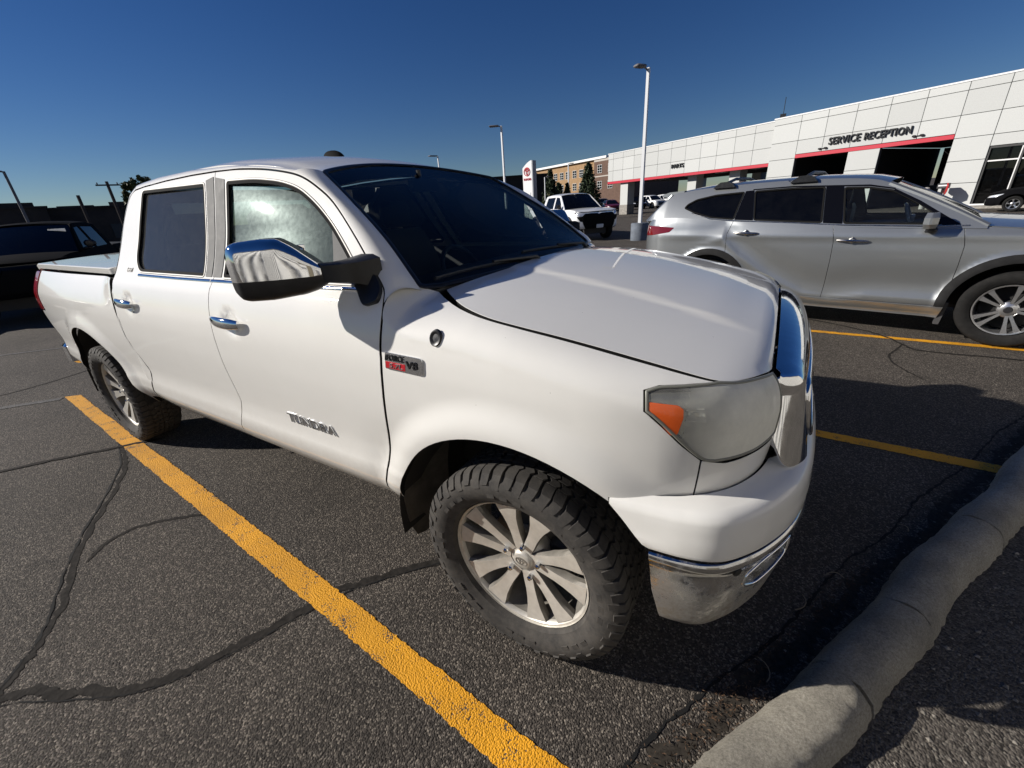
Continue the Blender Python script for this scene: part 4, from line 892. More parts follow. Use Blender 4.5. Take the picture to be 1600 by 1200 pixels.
def build_wheel(T):
    b = MB(); b.lathe([(.2715, -.1), (.2715, -.094), (.264, -.0925), (.259, -.086), (.2575, -.076)], 64, 'y')
    b.lathe([(.001, -.060), (.05, -.060), (.072, -.052), (.09, -.040), (.098, -.02), (.098, .02), (.001, .03)], 48, 'y')
    w = b.build('wheel', M['alloy'], T, smooth=40)
    b = MB(); b.lathe([(.2575, -.076), (.254, -.06), (.243, -.03), (.240, .09), (.255, .1), (.268, .105)], 48, 'y'); b.build('rim_barrel', M['alloy_dark'], w, smooth=40)
    b = MB(); b.lathe([(.10, .012), (.165, .012), (.165, .03), (.10, .03)], 40, 'y', closed=True); b.lathe([(.001, .0), (.09, .0), (.10, .02)], 32, 'y'); b.build('brake_disc', M['brake'], w)
    b = MB(); b.box((.12, .02, .03), (.09, .07, .15), bev=.015); b.build('brake_caliper', M['black_trim'], w)
    t = tyre_mesh(.405, .1375, .272, 'tyre', M['tyre'], w)
    # one spoke, then ten
    rows = [(.050, .021, -.062), (.090, .022, -.066), (.130, .0215, -.071), (.170, .025, -.077), (.205, .031, -.083), (.235, .041, -.0875), (.258, .047, -.090)]
    V = []; F = []; MI = []
    for r, hw, h in rows:
        for q, dh in ((-1, .030), (-1.06, .011), (-.90, .0), (.90, 0), (1.06, .011), (1, .030)): V.append((r, h + dh * (1 if abs(q) > .95 else 1), q * hw))
    for i in range(len(rows) - 1):
        for j in range(5): F.append((i * 6 + j, i * 6 + j + 1, i * 6 + 7 + j, i * 6 + 6 + j)); MI.append(0 if j == 2 else 1)
    m = MB(); m.V = V; m.F = F; m.M = MI
    sp = m.build('spoke', [M['alloy'], M['alloy_dark']], w, smooth=30)
    for k in range(10):
        o = sp if k == 0 else link(sp.copy(), None)
        o.parent = w; o.rotation_euler = (0, 2 * math.pi * k / 10 + (.045 if k % 2 else -.045), 0)
    b = MB(); b.lathe([(.001, -.073), (.030, -.073), (.036, -.070), (.041, -.062), (.044, -.05)], 32, 'y'); cap = b.build('hub_cap', M['alloy'], w)
    emblem('cap_emblem', (0, 0), .023, lambda q: np.c_[q[:, 0], 0 * q[:, 0] - .0725, q[:, 1]], M['alloy_dark'], w, (0, -1, 0), .002, ribw=.005)
    b = MB(); b.lathe([(.001, -.086), (.007, -.085), (.0105, -.080), (.0115, -.05)], 6, 'y'); n = b.build('lug_nut', M['chrome'], w, smooth=20)
    for k in range(5):
        o = n if k == 0 else link(n.copy(), None); o.parent = w; a = 2 * math.pi * (k + .25) / 5; o.location = (.070 * math.cos(a), 0, .070 * math.sin(a))
    return w
# ------------------------------------------------------------------ ground
def asphalt_mat(name, base, speck, scale=150.0, bump=.9):
    m = mat(name, base, .88, spec=.3); nt, b, mk = nodes(m); L = nt.links.new; tc = mk('ShaderNodeTexCoord')
    v = mk('ShaderNodeTexVoronoi', i_Scale=scale); L(tc.outputs['Object'], v.inputs['Vector']); sc = mk('ShaderNodeSeparateColor'); L(v.outputs['Color'], sc.inputs[0])
    r = ramp(nt, sc.outputs[0], [(0, tuple(c * .50 for c in base)), (.45, base), (.80, tuple(c * 1.55 for c in base)), (.95, speck)])
    v2 = mk('ShaderNodeTexVoronoi', i_Scale=scale * .36); L(tc.outputs['Object'], v2.inputs['Vector']); sc2 = mk('ShaderNodeSeparateColor'); L(v2.outputs['Color'], sc2.inputs[0])
    g2 = mk('ShaderNodeMath', operation='GREATER_THAN'); g2.inputs[1].default_value = .93; L(sc2.outputs[1], g2.inputs[0]); d2 = mk('ShaderNodeMath', operation='LESS_THAN'); d2.inputs[1].default_value = .26; L(v2.outputs['Distance'], d2.inputs[0])
    mm = mk('ShaderNodeMath', operation='MULTIPLY'); L(g2.outputs[0], mm.inputs[0]); L(d2.outputs[0], mm.inputs[1])
    mx = mk('ShaderNodeMix', data_type='RGBA'); L(mm.outputs[0], mx.inputs[0]); L(r.outputs[0], mx.inputs[6]); mx.inputs[7].default_value = (*[min(1, c * 2.6) for c in base], 1)
    n = mk('ShaderNodeTexNoise', i_Scale=.8, i_Detail=7.0, i_Roughness=.62); L(tc.outputs['Object'], n.inputs['Vector']); q = mk('ShaderNodeMapRange'); q.inputs[1].default_value = .3; q.inputs[2].default_value = .72; q.inputs[3].default_value = .74; q.inputs[4].default_value = 1.22; L(n.outputs['Fac'], q.inputs[0])
    m2 = mk('ShaderNodeMix', data_type='RGBA', blend_type='MULTIPLY'); m2.inputs[0].default_value = 1; L(mx.outputs[2], m2.inputs[6]); L(q.outputs[0], m2.inputs[7])
    # old oil drips and tyre scuffs
    n4 = mk('ShaderNodeTexNoise', i_Scale=2.3, i_Detail=3.0); mp = mk('ShaderNodeMapping'); mp.inputs['Location'].default_value = (3.1, 1.7, 0); L(tc.outputs['Object'], mp.inputs[0]); L(mp.outputs[0], n4.inputs['Vector'])
    q4 = mk('ShaderNodeMapRange', clamp=True); q4.inputs[1].default_value = .66; q4.inputs[2].default_value = .76; q4.inputs[3].default_value = 1.0; q4.inputs[4].default_value = .66; L(n4.outputs['Fac'], q4.inputs[0])
    m3 = mk('ShaderNodeMix', data_type='RGBA', blend_type='MULTIPLY'); m3.inputs[0].default_value = 1; L(m2.outputs[2], m3.inputs[6]); L(q4.outputs[0], m3.inputs[7])
    L(m3.outputs[2], b.inputs['Base Color'])
    n3 = mk('ShaderNodeTexNoise', i_Scale=scale * .9, i_Detail=3.0); L(tc.outputs['Object'], n3.inputs['Vector']); a = mk('ShaderNodeMath', operation='SUBTRACT'); L(n3.outputs['Fac'], a.inputs[0]); L(v.outputs['Distance'], a.inputs[1])
    bp = mk('ShaderNodeBump', i_Strength=bump, i_Distance=.0045); L(a.outputs[0], bp.inputs['Height']); L(bp.outputs[0], b.inputs['Normal']); return m
M['asphalt'] = asphalt_mat('worn_asphalt', (.060, .051, .0425), (.22, .19, .155), 165.0)
M['gravel'] = asphalt_mat('gravelly_dirt', (.088, .077, .065), (.17, .155, .13), 140.0, 1.0)
M['tar'] = mat('crack_sealer_tar', (.029, .026, .023), .9, spec=.1, noise=(30, .5), bump=(60, .6, .004))
M['crack'] = mat('open_crack_shade', (.006, .006, .006), 1.0)
def paint_line(name, col, wear):
    m = mat(name, col, .75); nt, b, mk = nodes(m); L = nt.links.new; tc = mk('ShaderNodeTexCoord')
    v = mk('ShaderNodeTexVoronoi', i_Scale=150.0); L(tc.outputs['Object'], v.inputs['Vector']); n = mk('ShaderNodeTexNoise', i_Scale=9.0, i_Detail=9.0, i_Roughness=.75); L(tc.outputs['Object'], n.inputs['Vector'])
    a = mk('ShaderNodeMath', operation='MULTIPLY_ADD'); L(v.outputs['Distance'], a.inputs[0]); a.inputs[1].default_value = .40; L(n.outputs['Fac'], a.inputs[2])
    r = ramp(nt, a.outputs[0], [(wear, (0, 0, 0)), (wear + .05, (1, 1, 1))])
    n2 = mk('ShaderNodeTexNoise', i_Scale=3.0, i_Detail=6.0); L(tc.outputs['Object'], n2.inputs['Vector']); q = mk('ShaderNodeMapRange'); q.inputs[1].default_value = .3; q.inputs[2].default_value = .7; q.inputs[3].default_value = .78; q.inputs[4].default_value = 1.1; L(n2.outputs['Fac'], q.inputs[0])
    c = mk('ShaderNodeMix', data_type='RGBA', blend_type='MULTIPLY'); c.inputs[0].default_value = 1; c.inputs[6].default_value = (*col, 1); L(q.outputs[0], c.inputs[7])
    mx = mk('ShaderNodeMix', data_type='RGBA'); L(r.outputs[0], mx.inputs[0]); L(c.outputs[2], mx.inputs[6]); mx.inputs[7].default_value = (.06, .055, .05, 1); L(mx.outputs[2], b.inputs['Base Color'])
    n3 = mk('ShaderNodeTexNoise', i_Scale=135.0, i_Detail=3.0); L(tc.outputs['Object'], n3.inputs['Vector']); s = mk('ShaderNodeMath', operation='SUBTRACT'); L(n3.outputs['Fac'], s.inputs[0]); L(v.outputs['Distance'], s.inputs[1])
    bp = mk('ShaderNodeBump', i_Strength=.75, i_Distance=.004); L(s.outputs[0], bp.inputs['Height']); L(bp.outputs[0], b.inputs['Normal']); return m
M['yellow'] = paint_line('yellow_line_paint', (.80, .36, .005), .815)
M['old_white'] = paint_line('faded_white_paint', (.21, .205, .20), .56)
def build_ground():
    b = MB(); b.add([(-900, -900, 0), (900, -900, 0), (900, 900, 0), (-900, 900, 0)], [(0, 1, 2, 3)]); struct(b.build('asphalt_lot', M['asphalt'], fix=False, smooth=None))
    def stripe(p0, p1, w, m, label, jag=.004, slant=0.0, cat='painted line', group=None, z=.004, seed=1, name='parking_line'):
        rg = np.random.default_rng(seed); p0, p1 = np.array(p0, float), np.array(p1, float); d = p1 - p0; L = np.linalg.norm(d); d /= L; n = np.array([-d[1], d[0]]); k = int(L / .012); V = []
        js = np.cumsum(rg.normal(0, .0012, (k + 1, 2)), axis=0); js -= np.linspace(0, 1, k + 1)[:, None] * js[-1]; js = np.clip(js * .5, -.008, .008) + rg.normal(0, jag * .55, (k + 1, 2))
        for i in range(k + 1):
            c = p0 + d * L * i / k
            for j, s in enumerate((-1, 1)):
                q = c + n * s * (w / 2 + js[i, j]) + d * s * slant * w / 2; V.append((q[0], q[1], z))
        o = obj(name, V, [(2 * i, 2 * i + 2, 2 * i + 3, 2 * i + 1) for i in range(k)], m); 
        if label: tag(o, label, cat, group)
        return o
    ln = lambda x, k: (x, -1.286 + 2.693 * k - .0669 * x)
    g = 'yellow parking stall lines'
    stripe(ln(-5.685, 0), ln(1.10, 0), .112, M['yellow'], 'long yellow parking line along the near side of the white pickup', slant=.9, group=g, seed=3)
    stripe(ln(-5.2, 1), ln(1.955, 1), .105, M['yellow'], 'yellow parking line ending at the kerb in front of the pickup grille', slant=.5, group=g, seed=4)
    stripe(ln(-4.4, 2), ln(4.4, 2), .10, M['yellow'], 'yellow parking line just beside the silver car', slant=.5, group=g, seed=5)
    g = 'faded white lines on the lot'
    stripe((-5.70, -.99), (-8.4, -4.1), .08, M['old_white'], 'faded white line running off from the end of the yellow line', group=g, seed=6)
    stripe((-8.2, .26), (-13.0, -5.0), .08, M['old_white'], 'faded white line farther back behind the pickup', group=g, seed=7)
    def crack(pts, w, m, name, z, seed, jit=.35, label=None):
        rg = np.random.default_rng(seed); p = catmull(pts, 14); n_ = len(p); T = np.gradient(p, axis=0); T /= np.linalg.norm(T, axis=1)[:, None]; N = np.c_[-T[:, 1], T[:, 0]]
        wob = np.cumsum(rg.normal(0, .006, n_)); wob -= np.linspace(0, 1, n_) * wob[-1]; e = np.minimum(1, np.minimum(np.arange(n_), n_ - 1 - np.arange(n_)) / 6 + .15); V = []
        for i in range(n_):
            c = p[i] + N[i] * wob[i] * min(1, w / .02) * .7
            for s in (-1, 1): q = c + N[i] * s * w / 2 * e[i] * (1 + rg.uniform(-jit, jit)); V.append((q[0], q[1], z))
        o = obj(name, V, [(2 * i, 2 * i + 2, 2 * i + 3, 2 * i + 1) for i in range(n_ - 1)], m); struct(o); return o
    c1 = [(-3.95, -1.0), (-3.83, -1.08), (-3.26, -1.255), (-2.51, -1.675), (-1.97, -1.92), (-1.757, -2.06), (-1.60, -2.25), (-1.45, -2.5)]
    c2 = [(-.40, -.60), (-.568, -.792), (-.823, -1.098), (-.93, -1.326), (-1.03, -1.576), (-1.19, -1.81), (-1.42, -1.98), (-1.62, -2.12), (-1.75, -2.4)]
    crack(c1, .010, M['crack'], 'asphalt_crack', .0028, 2, .95); crack([(a + .01, b + .02) for a, b in c1], .028, M['tar'], 'crack_sealer', .0019, 3, .7)
    crack(c2, .036, M['tar'], 'crack_sealer', .0024, 4, .45); crack([(a + .012, b - .01) for a, b in c2], .005, M['crack'], 'asphalt_crack', .0033, 5, .9)
    crack([(-4.9, -2.6), (-4.13, -1.70), (-3.72, -1.135), (-3.50, -.86)], .035, M['tar'], 'crack_sealer', .0052, 6); crack([(-2.05, -1.16), (-2.32, -1.376), (-2.36, -1.55), (-2.27, -1.70)], .022, M['tar'], 'crack_sealer', .0022, 7)
    crack([(.6, 4.9), (1.19, 4.57), (1.75, 4.15), (1.95, 3.80), (2.10, 3.62), (2.76, 3.58), (3.6, 3.4)], .03, M['tar'], 'crack_sealer', .0052, 8); crack([(1.95, 3.80), (1.75, 3.2), (1.9, 2.7)], .018, M['tar'], 'crack_sealer', .0022, 9)
    crack([(-9, -5), (-7.2, -2.6), (-6.6, -1.2), (-6.9, .4), (-6.2, 2.2)], .03, M['tar'], 'crack_sealer', .0022, 10)
    # kerb: cast pieces laid end to end, with open joints
    C0 = np.array([.822, -.742]); d = np.array([.4830, .8756]); n = np.array([.8756, -.4830])
    K = empty('kerb', (C0[0], C0[1], 0)); K['kind'] = 'structure'
    m = mat('rough_concrete', (.25, .235, .205), .92); nt, b_, mk = nodes(m); L = nt.links.new; tc = mk('ShaderNodeTexCoord'); n1 = mk('ShaderNodeTexNoise', i_Scale=120.0, i_Detail=10.0, i_Roughness=.9); L(tc.outputs['Object'], n1.inputs['Vector'])
    r = ramp(nt, n1.outputs['Fac'], [(.33, (.07, .063, .05)), (.45, (.30, .275, .225)), (.57, (.47, .435, .36)), (.72, (.72, .67, .57))]); n2 = mk('ShaderNodeTexNoise', i_Scale=5.0, i_Detail=6.0); L(tc.outputs['Object'], n2.inputs['Vector']); q = mk('ShaderNodeMapRange'); q.inputs[1].default_value = .3; q.inputs[2].default_value = .7; q.inputs[3].default_value = .65; q.inputs[4].default_value = 1.15; L(n2.outputs['Fac'], q.inputs[0])
    mx = mk('ShaderNodeMix', data_type='RGBA', blend_type='MULTIPLY'); mx.inputs[0].default_value = 1; L(r.outputs[0], mx.inputs[6]); L(q.outputs[0], mx.inputs[7]); L(mx.outputs[2], b_.inputs['Base Color'])
    bp = mk('ShaderNodeBump', i_Strength=1.0, i_Distance=.007); L(n1.outputs['Fac'], bp.inputs['Height']); L(bp.outputs[0], b_.inputs['Normal'])
    rg = np.random.default_rng(11); cuts = [-3.2, -1.6, -.36, .215, .70, 1.50, 2.75, 4.1, 5.6, 7.2, 8.8, 10.4, 12]
    prof = [(.012, -.03), (.022, .022), (.033, .058), (.052, .086), (.078, .101), (.105, .106), (.135, .106), (.160, .101), (.184, .085), (.202, .056), (.213, .022), (.222, -.03)]
    wobA = lambda t: .010 * math.sin(t * 4.1) + .007 * math.sin(t * 9.7 + 1); wobZ = lambda t: .006 * math.sin(t * 5.3 + .5) + .004 * math.sin(t * 13)
    for ci, (a, b) in enumerate(zip(cuts[:-1], cuts[1:])):
        V = []; k = max(3, int((b - a) / .022)); gap = .0028 if b - a < 1.4 else .004; P_ = len(prof)
        for i in range(k + 1):
            e = min(1, min(i, k - i) / 1.0); t0 = a + gap + (b - a - 2 * gap) * i / k
            for j, (o, z) in enumerate(prof):
                t = t0 + (.007 * math.sin(o * 41 + ci * 2.1) if i in (0, k) else 0); sh = (.982 if e < .5 and z > 0 else 1)
                w = C0 + d * t + n * ((o - .12) * (sh ** .5) + .12 + wobA(t) + rg.normal(0, .0022)); V.append((w[0] - C0[0], w[1] - C0[1], (z * sh + (wobZ(t) + rg.normal(0, .0026) if z > 0 else 0))))
        F = [(i * P_ + j, i * P_ + j + 1, (i + 1) * P_ + j + 1, (i + 1) * P_ + j) for i in range(k) for j in range(P_ - 1)] + [tuple(range(P_)), tuple(range((k + 1) * P_ - 1, k * P_ - 1, -1))]
        obj('kerb_stone', V, F, m, K, smooth=60)
    # seam of broken asphalt along the kerb
    ln2 = [tuple(C0 + d * t + n * (-.045 + .012 * math.sin(t * 6))) for t in np.arange(-2.5, 9, .3)]
    crack(ln2, .055, mat('dusty_seam', (.050, .043, .035), .95, spec=.1, noise=(45, .5)), 'asphalt_seam', .0012, 12, .8); crack([tuple(np.array(p) - n * .05) for p in ln2], .010, M['crack'], 'asphalt_crack', .0026, 13, .95)
    # gravel beyond the kerb
    a = C0 + d * -14 + n * .20; b = C0 + d * 40 + n * .20; g = MB(); V = [(*a, .012), (*b, .012), (*(b + n * 7), .012), (*(a + n * 7), .012)]; g.add(V, [(0, 3, 2, 1)]); struct(g.build('gravel_verge', M['gravel'], fix=False, smooth=None))
    # loose stones, litter
    def rocks(name, N, place, smin, smax, m, label, flat=.6):
        b = MB()
        for i in range(N):
            x, y, z = place(i); s = smin + (smax - smin) * rg.random()**3; ph = rg.random(6) * .5 + .7; a = rg.random() * 6.28; V = []
            for j, (dx, dy, dz) in enumerate([(1, 0, 0), (0, 1, 0), (-1, 0, 0), (0, -1, 0), (0, 0, 1), (0, 0, -.3)]):
                V.append((x + s * ph[j] * (dx * math.cos(a) - dy * math.sin(a)), y + s * ph[j] * (dx * math.sin(a) + dy * math.cos(a)), z + s * ph[j] * dz * flat))
            b.add(V, [(0, 1, 4), (1, 2, 4), (2, 3, 4), (3, 0, 4), (1, 0, 5), (2, 1, 5), (3, 2, 5), (0, 3, 5)])
        o = b.build(name, m, smooth=None, fix=False); tag(o, label, 'gravel', kind='stuff')
    st = mat('pale_stone', (.22, .20, .17), .9, noise=(25, .5))
    def pg(i): t = rg.uniform(-1.6, 4.5); o = .25 + rg.random()**1.6 * 1.5; p = C0 + d * t + n * o; return p[0], p[1], .013
    rocks('loose_gravel', 2200, pg, .002, .012, st, 'loose stones and grit on the verge behind the kerb')
    def pa(i): t = rg.uniform(-2.5, 4); o = -abs(rg.normal(0, .25)) - .01; p = C0 + d * t + n * o; return p[0], p[1], .001
    rocks('asphalt_grit', 700, pa, .0015, .007, st, 'fine grit swept against the kerb on the asphalt')
    b = MB()
    for i in range(1100):
        t = rg.choice([rg.normal(-.10, .22), rg.normal(.62, .16), rg.uniform(-.6, 3)], p=[.5, .3, .2]); o = rg.normal(-.055, .035); p = C0 + d * t + n * o; a = rg.random() * 6.28; l = rg.uniform(.003, .009); w = rg.uniform(.0008, .0020); z = .004 + rg.random() * .010
        u = np.array([math.cos(a), math.sin(a)]); v = np.array([-u[1], u[0]]); q = [p - u * l, p + v * w, p + u * l, p - v * w]; b.add([(q[0][0], q[0][1], z - .002), (q[1][0], q[1][1], z + .002), (q[2][0], q[2][1], z + rg.uniform(0, .005)), (q[3][0], q[3][1], z)], [(0, 1, 2, 3)])
    tag(b.build('leaf_litter', mat('dry_leaf_litter', (.085, .048, .026), .9, noise=(40, .6)), smooth=None, fix=False), 'rusty brown leaf litter gathered along the foot of the kerb', 'leaf litter', kind='stuff')
    for i, (t, o, a, l) in enumerate([(.42, -.12, .3, .10), (.75, -.09, 2.4, .07), (1.30, -.06, 1.2, .05), (.05, -.02, .9, .09)]):
        p = C0 + d * t + n * o; b = MB(); q = [(p[0] + l * k * math.cos(a + k), p[1] + l * k * math.sin(a + k), .008 + .01 * math.sin(k * 3)) for k in np.linspace(0, 1, 6)]; b.tube(q, [.002, .0022, .002, .0018, .0014, .001], 5)
        tag(b.build('twig', mat('dry_twig', (.30, .24, .16), .9) if i == 0 else bpy.data.materials['dry_twig']), ['thin dry twig curled on the asphalt by the kerb', 'short dry twig on the leaf litter', 'small twig beside the kerb farther from the pickup', 'dry twig lying across the sunlit end of the litter'][i], 'twig', 'dry twigs by the kerb')
# ------------------------------------------------------------------ dealership
FANG = -.5177; FU = np.array([math.cos(FANG), math.sin(FANG)]); FN = np.array([math.sin(FANG), -math.cos(FANG)]); F0 = np.array([0, 35.83])
def fp(s, z, out=0.0): p = F0 + FU * s + FN * out; return (p[0], p[1], z)
def fbox(b, s0, s1, z0, z1, o0, o1, bev=0): p = F0 + FU * (s0 + s1) / 2 + FN * (o0 + o1) / 2; b.box((p[0], p[1], (z0 + z1) / 2), (s1 - s0, abs(o1 - o0), z1 - z0), FANG, bev)
def build_dealership():
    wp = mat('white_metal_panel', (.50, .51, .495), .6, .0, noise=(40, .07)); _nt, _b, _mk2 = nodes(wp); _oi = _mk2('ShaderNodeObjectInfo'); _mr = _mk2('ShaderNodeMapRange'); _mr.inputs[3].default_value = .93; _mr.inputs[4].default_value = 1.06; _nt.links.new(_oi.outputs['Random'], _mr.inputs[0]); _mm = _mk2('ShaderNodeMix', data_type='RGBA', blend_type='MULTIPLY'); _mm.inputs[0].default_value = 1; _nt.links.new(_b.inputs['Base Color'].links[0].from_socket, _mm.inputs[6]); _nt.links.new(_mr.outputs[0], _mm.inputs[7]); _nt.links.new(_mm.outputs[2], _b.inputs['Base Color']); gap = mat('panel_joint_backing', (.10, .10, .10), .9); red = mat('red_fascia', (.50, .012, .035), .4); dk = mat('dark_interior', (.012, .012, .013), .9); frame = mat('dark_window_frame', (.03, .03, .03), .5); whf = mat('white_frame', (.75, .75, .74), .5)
    gl = M['glass_dark']; stone = mat('pillar_stone', (.30, .28, .25), .9, noise=(9, .4)); blk = M['black']
    B = empty('service_building', fp(0, 0), 0); tag(B, 'long white panelled dealership building with red fascia and SERVICE RECEPTION lettering', 'building'); B.location = (0, 0, 0)
    def panel(s0, s1, z0, z1, o=.0, g=.012): b = MB(); fbox(b, s0 + g, s1 - g, z0 + g, z1 - g, o - .03, o + .03, .006); b.build('wall_panel', wp, B, smooth=None, fix=False)
    zs = [0.10, 1.20, 2.26, 3.34, 4.38, 5.47, 5.85]; xs = [-.80, .98, 2.57, 4.13, 5.77, 7.34, 8.92, 10.38, 11.98, 13.58, 15.2, 16.8]
    for i, (a, c) in enumerate(zip(xs[:-1], xs[1:])):
        for z0, z1 in zip(zs[:-1], zs[1:]):
            if i in (1, 2, 4, 5):
                if z1 <= 3.35: continue
                if z0 == 3.34: z0 = 3.56
            if i == 3 and z0 == 3.34: z0 = 3.56
            if i >= 7:
                if z1 < 2.3: continue
                if z0 == 2.26: z0 = 2.82
            panel(a, c, z0, z1)
    b = MB(); 
    for a, c, z0, z1 in ((-.80, .96, 0, 3.4), (4.15, 5.75, 0, 3.4), (8.94, 10.36, 0, 3.4), (-.80, 16.8, 3.40, 5.82), (10.36, 16.8, 2.84, 3.4)): fbox(b, a, c, z0, z1, -.28, -.032)
    b.build('wall', gap, B); b = MB(); fbox(b, -.84, 16.84, 5.855, 5.93, -.35, .05); b.build('coping', whf, B)
    b = MB(); fbox(b, .98, 8.92, 3.33, 3.545, -.05, .055, .01); b.build('red_fascia', red, B)
    for a, c in ((.98, 4.13), (5.77, 8.92)):
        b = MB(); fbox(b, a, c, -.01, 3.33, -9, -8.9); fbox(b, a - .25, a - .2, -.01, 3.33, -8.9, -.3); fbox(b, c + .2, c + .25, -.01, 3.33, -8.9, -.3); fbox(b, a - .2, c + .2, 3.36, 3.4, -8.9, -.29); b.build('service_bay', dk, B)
        b = MB(); fbox(b, a + .5, a + 1.6, .0, 1.1, -6, -5); fbox(b, a + 2.0, a + 2.3, 0, 1.7, -7, -6.4); b.build('bay_equipment', frame, B)
    # glazed showroom bays
    for k, (a, c) in enumerate(((10.38, 11.55), (11.55, 13.6), (13.6, 15.2), (15.2, 16.8))):
        b = MB(); fbox(b, a + .03, c - .03, .18, 2.80, -.16, -.14); w = b.build('window', gl, B)
        b = MB(); fbox(b, a + .02, c - .02, 2.72, 2.82, -.2, -.02); fbox(b, a, a + .07, .12, 2.72, -.2, -.02); b.build('window_frame', frame, w); b = MB(); fbox(b, a + .07, c, 2.12, 2.18, -.14, -.05); fbox(b, c - .045, c + .02, .16, 2.72, -.13, -.04); b.build('window_bar', whf, w)
        b = MB(); fbox(b, a + .12, c - .1, 1.62, 2.66, -.5, -.48); b.build('window_blind', mat('window_blind', (.42, .45, .40), .8) if k == 0 else bpy.data.materials['window_blind'], w)
    b = MB(); fbox(b, 10.36, 16.8, .08, .17, -.2, .06); fbox(b, 10.36, 16.8, -.01, .08, -.2, .02); b.build('window_sill', whf, B); b = MB(); fbox(b, 10.3, 16.8, -.01, 5, -6, -5.9); b.build('showroom_wall', frame, B)
    b = MB(); fbox(b, 9.0, 16.8, -.01, .10, -.05, 1.2); b.build('pavement_strip', stone, B)
    # canopy wing
    xs = [-17.84, -17.1, -15.7, -14.2, -12.72, -11.22, -9.72, -8.21, -6.71, -5.21, -3.71, -2.20, -.82]
    for a, c in zip(xs[:-1], xs[1:]):
        for z0, z1 in ((3.22, 4.20), (4.20, 5.27), (5.27, 5.76)): panel(a, c, z0, z1, -.12, .010)
    b = MB(); fbox(b, -17.84, -.85, 3.10, 5.74, -.32, -.152); fbox(b, -17.84, -17.70, 3.1, 5.74, -9, -.152); b.build('canopy_wall', gap, B); b = MB(); fbox(b, -17.88, -.85, 5.765, 5.83, -9, -.06); b.build('canopy_coping', whf, B)
    b = MB(); fbox(b, -17.86, -.84, 3.0, 3.215, -.35, -.06, .01); b.build('red_fascia', red, B)
    b = MB(); fbox(b, -17.8, -.9, 3.06, 3.10, -12, -.35); fbox(b, -17.8, -.9, 3.10, 5.5, -12.2, -12); b.build('canopy_ceiling', dk, B); b = MB(); fbox(b, -7.5, -.9, 0, 3.06, -13, -12.8); fbox(b, -.95, -.85, 0, 3.06, -13, -.3); b.build('back_wall', dk, B)
    for k, (a, o, w) in enumerate(((-16.2, -.35, 1.05), (-16.0, -11.2, .9), (-9.2, -11.2, .9), (-8.4, -.9, .9), (-4.4, -.9, .9))):
        b = MB(); fbox(b, a, a + w, .95, 3.06, o - .9, o); p = b.build('pillar', wp, B); b = MB(); fbox(b, a - .04, a + w + .04, 0, .95, o - .94, o + .04, .02); b.build('pillar_base', stone, p)
    def sign(t, s0, s1, z0, z1, o=.03):
        V, F = text_fit(t, s1 - s0, z1 - z0, .10, bold=.015, spacing=1.05); p = [fp(s0 + v[0], z0 + v[1], o + v[2]) for v in V]; obj('sign_lettering', p, F, blk, B, smooth=30)
    sign('SERVICE', 2.93, 4.62, 3.86, 4.27); sign('RECEPTION', 4.84, 7.05, 3.86, 4.25); sign('PARTS', -9.55, -8.25, 3.70, 4.02, -.09)
    for s in (2.38, 7.14): b = MB(); fbox(b, s, s + .16, 3.66, 3.76, .03, .14, .02); fbox(b, s + .16, s + .34, 3.69, 3.73, .03, .09); fbox(b, s + .34, s + .5, 3.67, 3.77, .03, .16, .02); b.build('wall_lamp', blk, B)
    for k in range(4): b = MB(); fbox(b, -12.6 + k * 3.1, -11.9 + k * 3.1, 3.02, 3.06, -2.5, -1.8); b.build('ceiling_lamp', whf, B)
    # small mast on the parapet
    p = fp(-1.05, 5.8, -1.2); b = MB(); b.tube([p, (p[0], p[1], p[2] + 1.5)], .02, 6); b.box((p[0], p[1], p[2] + .35), (.35, .25, .3)); tag(b.build('roof_mast', M['black_trim']), 'thin mast with a small box on the dealership roof edge', 'mast')
    # stop sign standing edge-on by the wall, drop box and bollard
    p = np.array(fp(9.45, 0, .75)); T = empty('stop_sign', tuple(p)); tag(T, 'low stop sign seen edge-on in front of the white wall', 'sign'); b = MB(); b.tube([(0, 0, 0), (0, 0, 1.15)], .03, 8); b.build('post', M['black_trim'], T)
    w = math.atan2(CAM[1] - p[1], CAM[0] - p[0]); a = [math.pi / 8 + k * math.pi / 4 for k in range(8)]; ax = np.array([math.cos(w + .25), math.sin(w + .25)]); b = MB(); b.prism([(ax[0] * .30 * math.cos(t), ax[1] * .30 * math.cos(t), .98 + .30 * math.sin(t)) for t in a], (0, 0, 0), (-ax[1] * .02, ax[0] * .02, 0)); b.build('sign_plate', mat('stop_red', (.45, .02, .02), .5), T)
    p = fp(9.30, 0, .62); b = MB(); b.box((p[0], p[1], .50), (.09, .09, 1.0)); T = b.build('drop_box', M['black_trim']); tag(T, 'dark key drop box on a post before the white wall', 'drop box'); b = MB(); b.box((p[0], p[1], 1.12), (.46, .28, .26), FANG, .02); b.build('box', M['black_trim'], T); b = MB(); q = fp(9.30, 1.14, .78); b.box(q, (.34, .03, .07), FANG); b.build('slot_plate', whf, T)
    p = fp(8.62, 0, .55); b = MB(); b.lathe([(.12, 0), (.12, 1.02), (.10, 1.08), (.001, 1.10)], 16, 'z', p); T = b.build('bollard', mat('grey_bollard_paint', (.40, .38, .36), .6)); tag(T, 'pale bollard with red bands beside the right service bay', 'bollard'); b = MB()
    for z in (.35, .62, .89): b.lathe([(.1225, z), (.1225, z + .10)], 16, 'z', p)
    b.build('band', red, T)
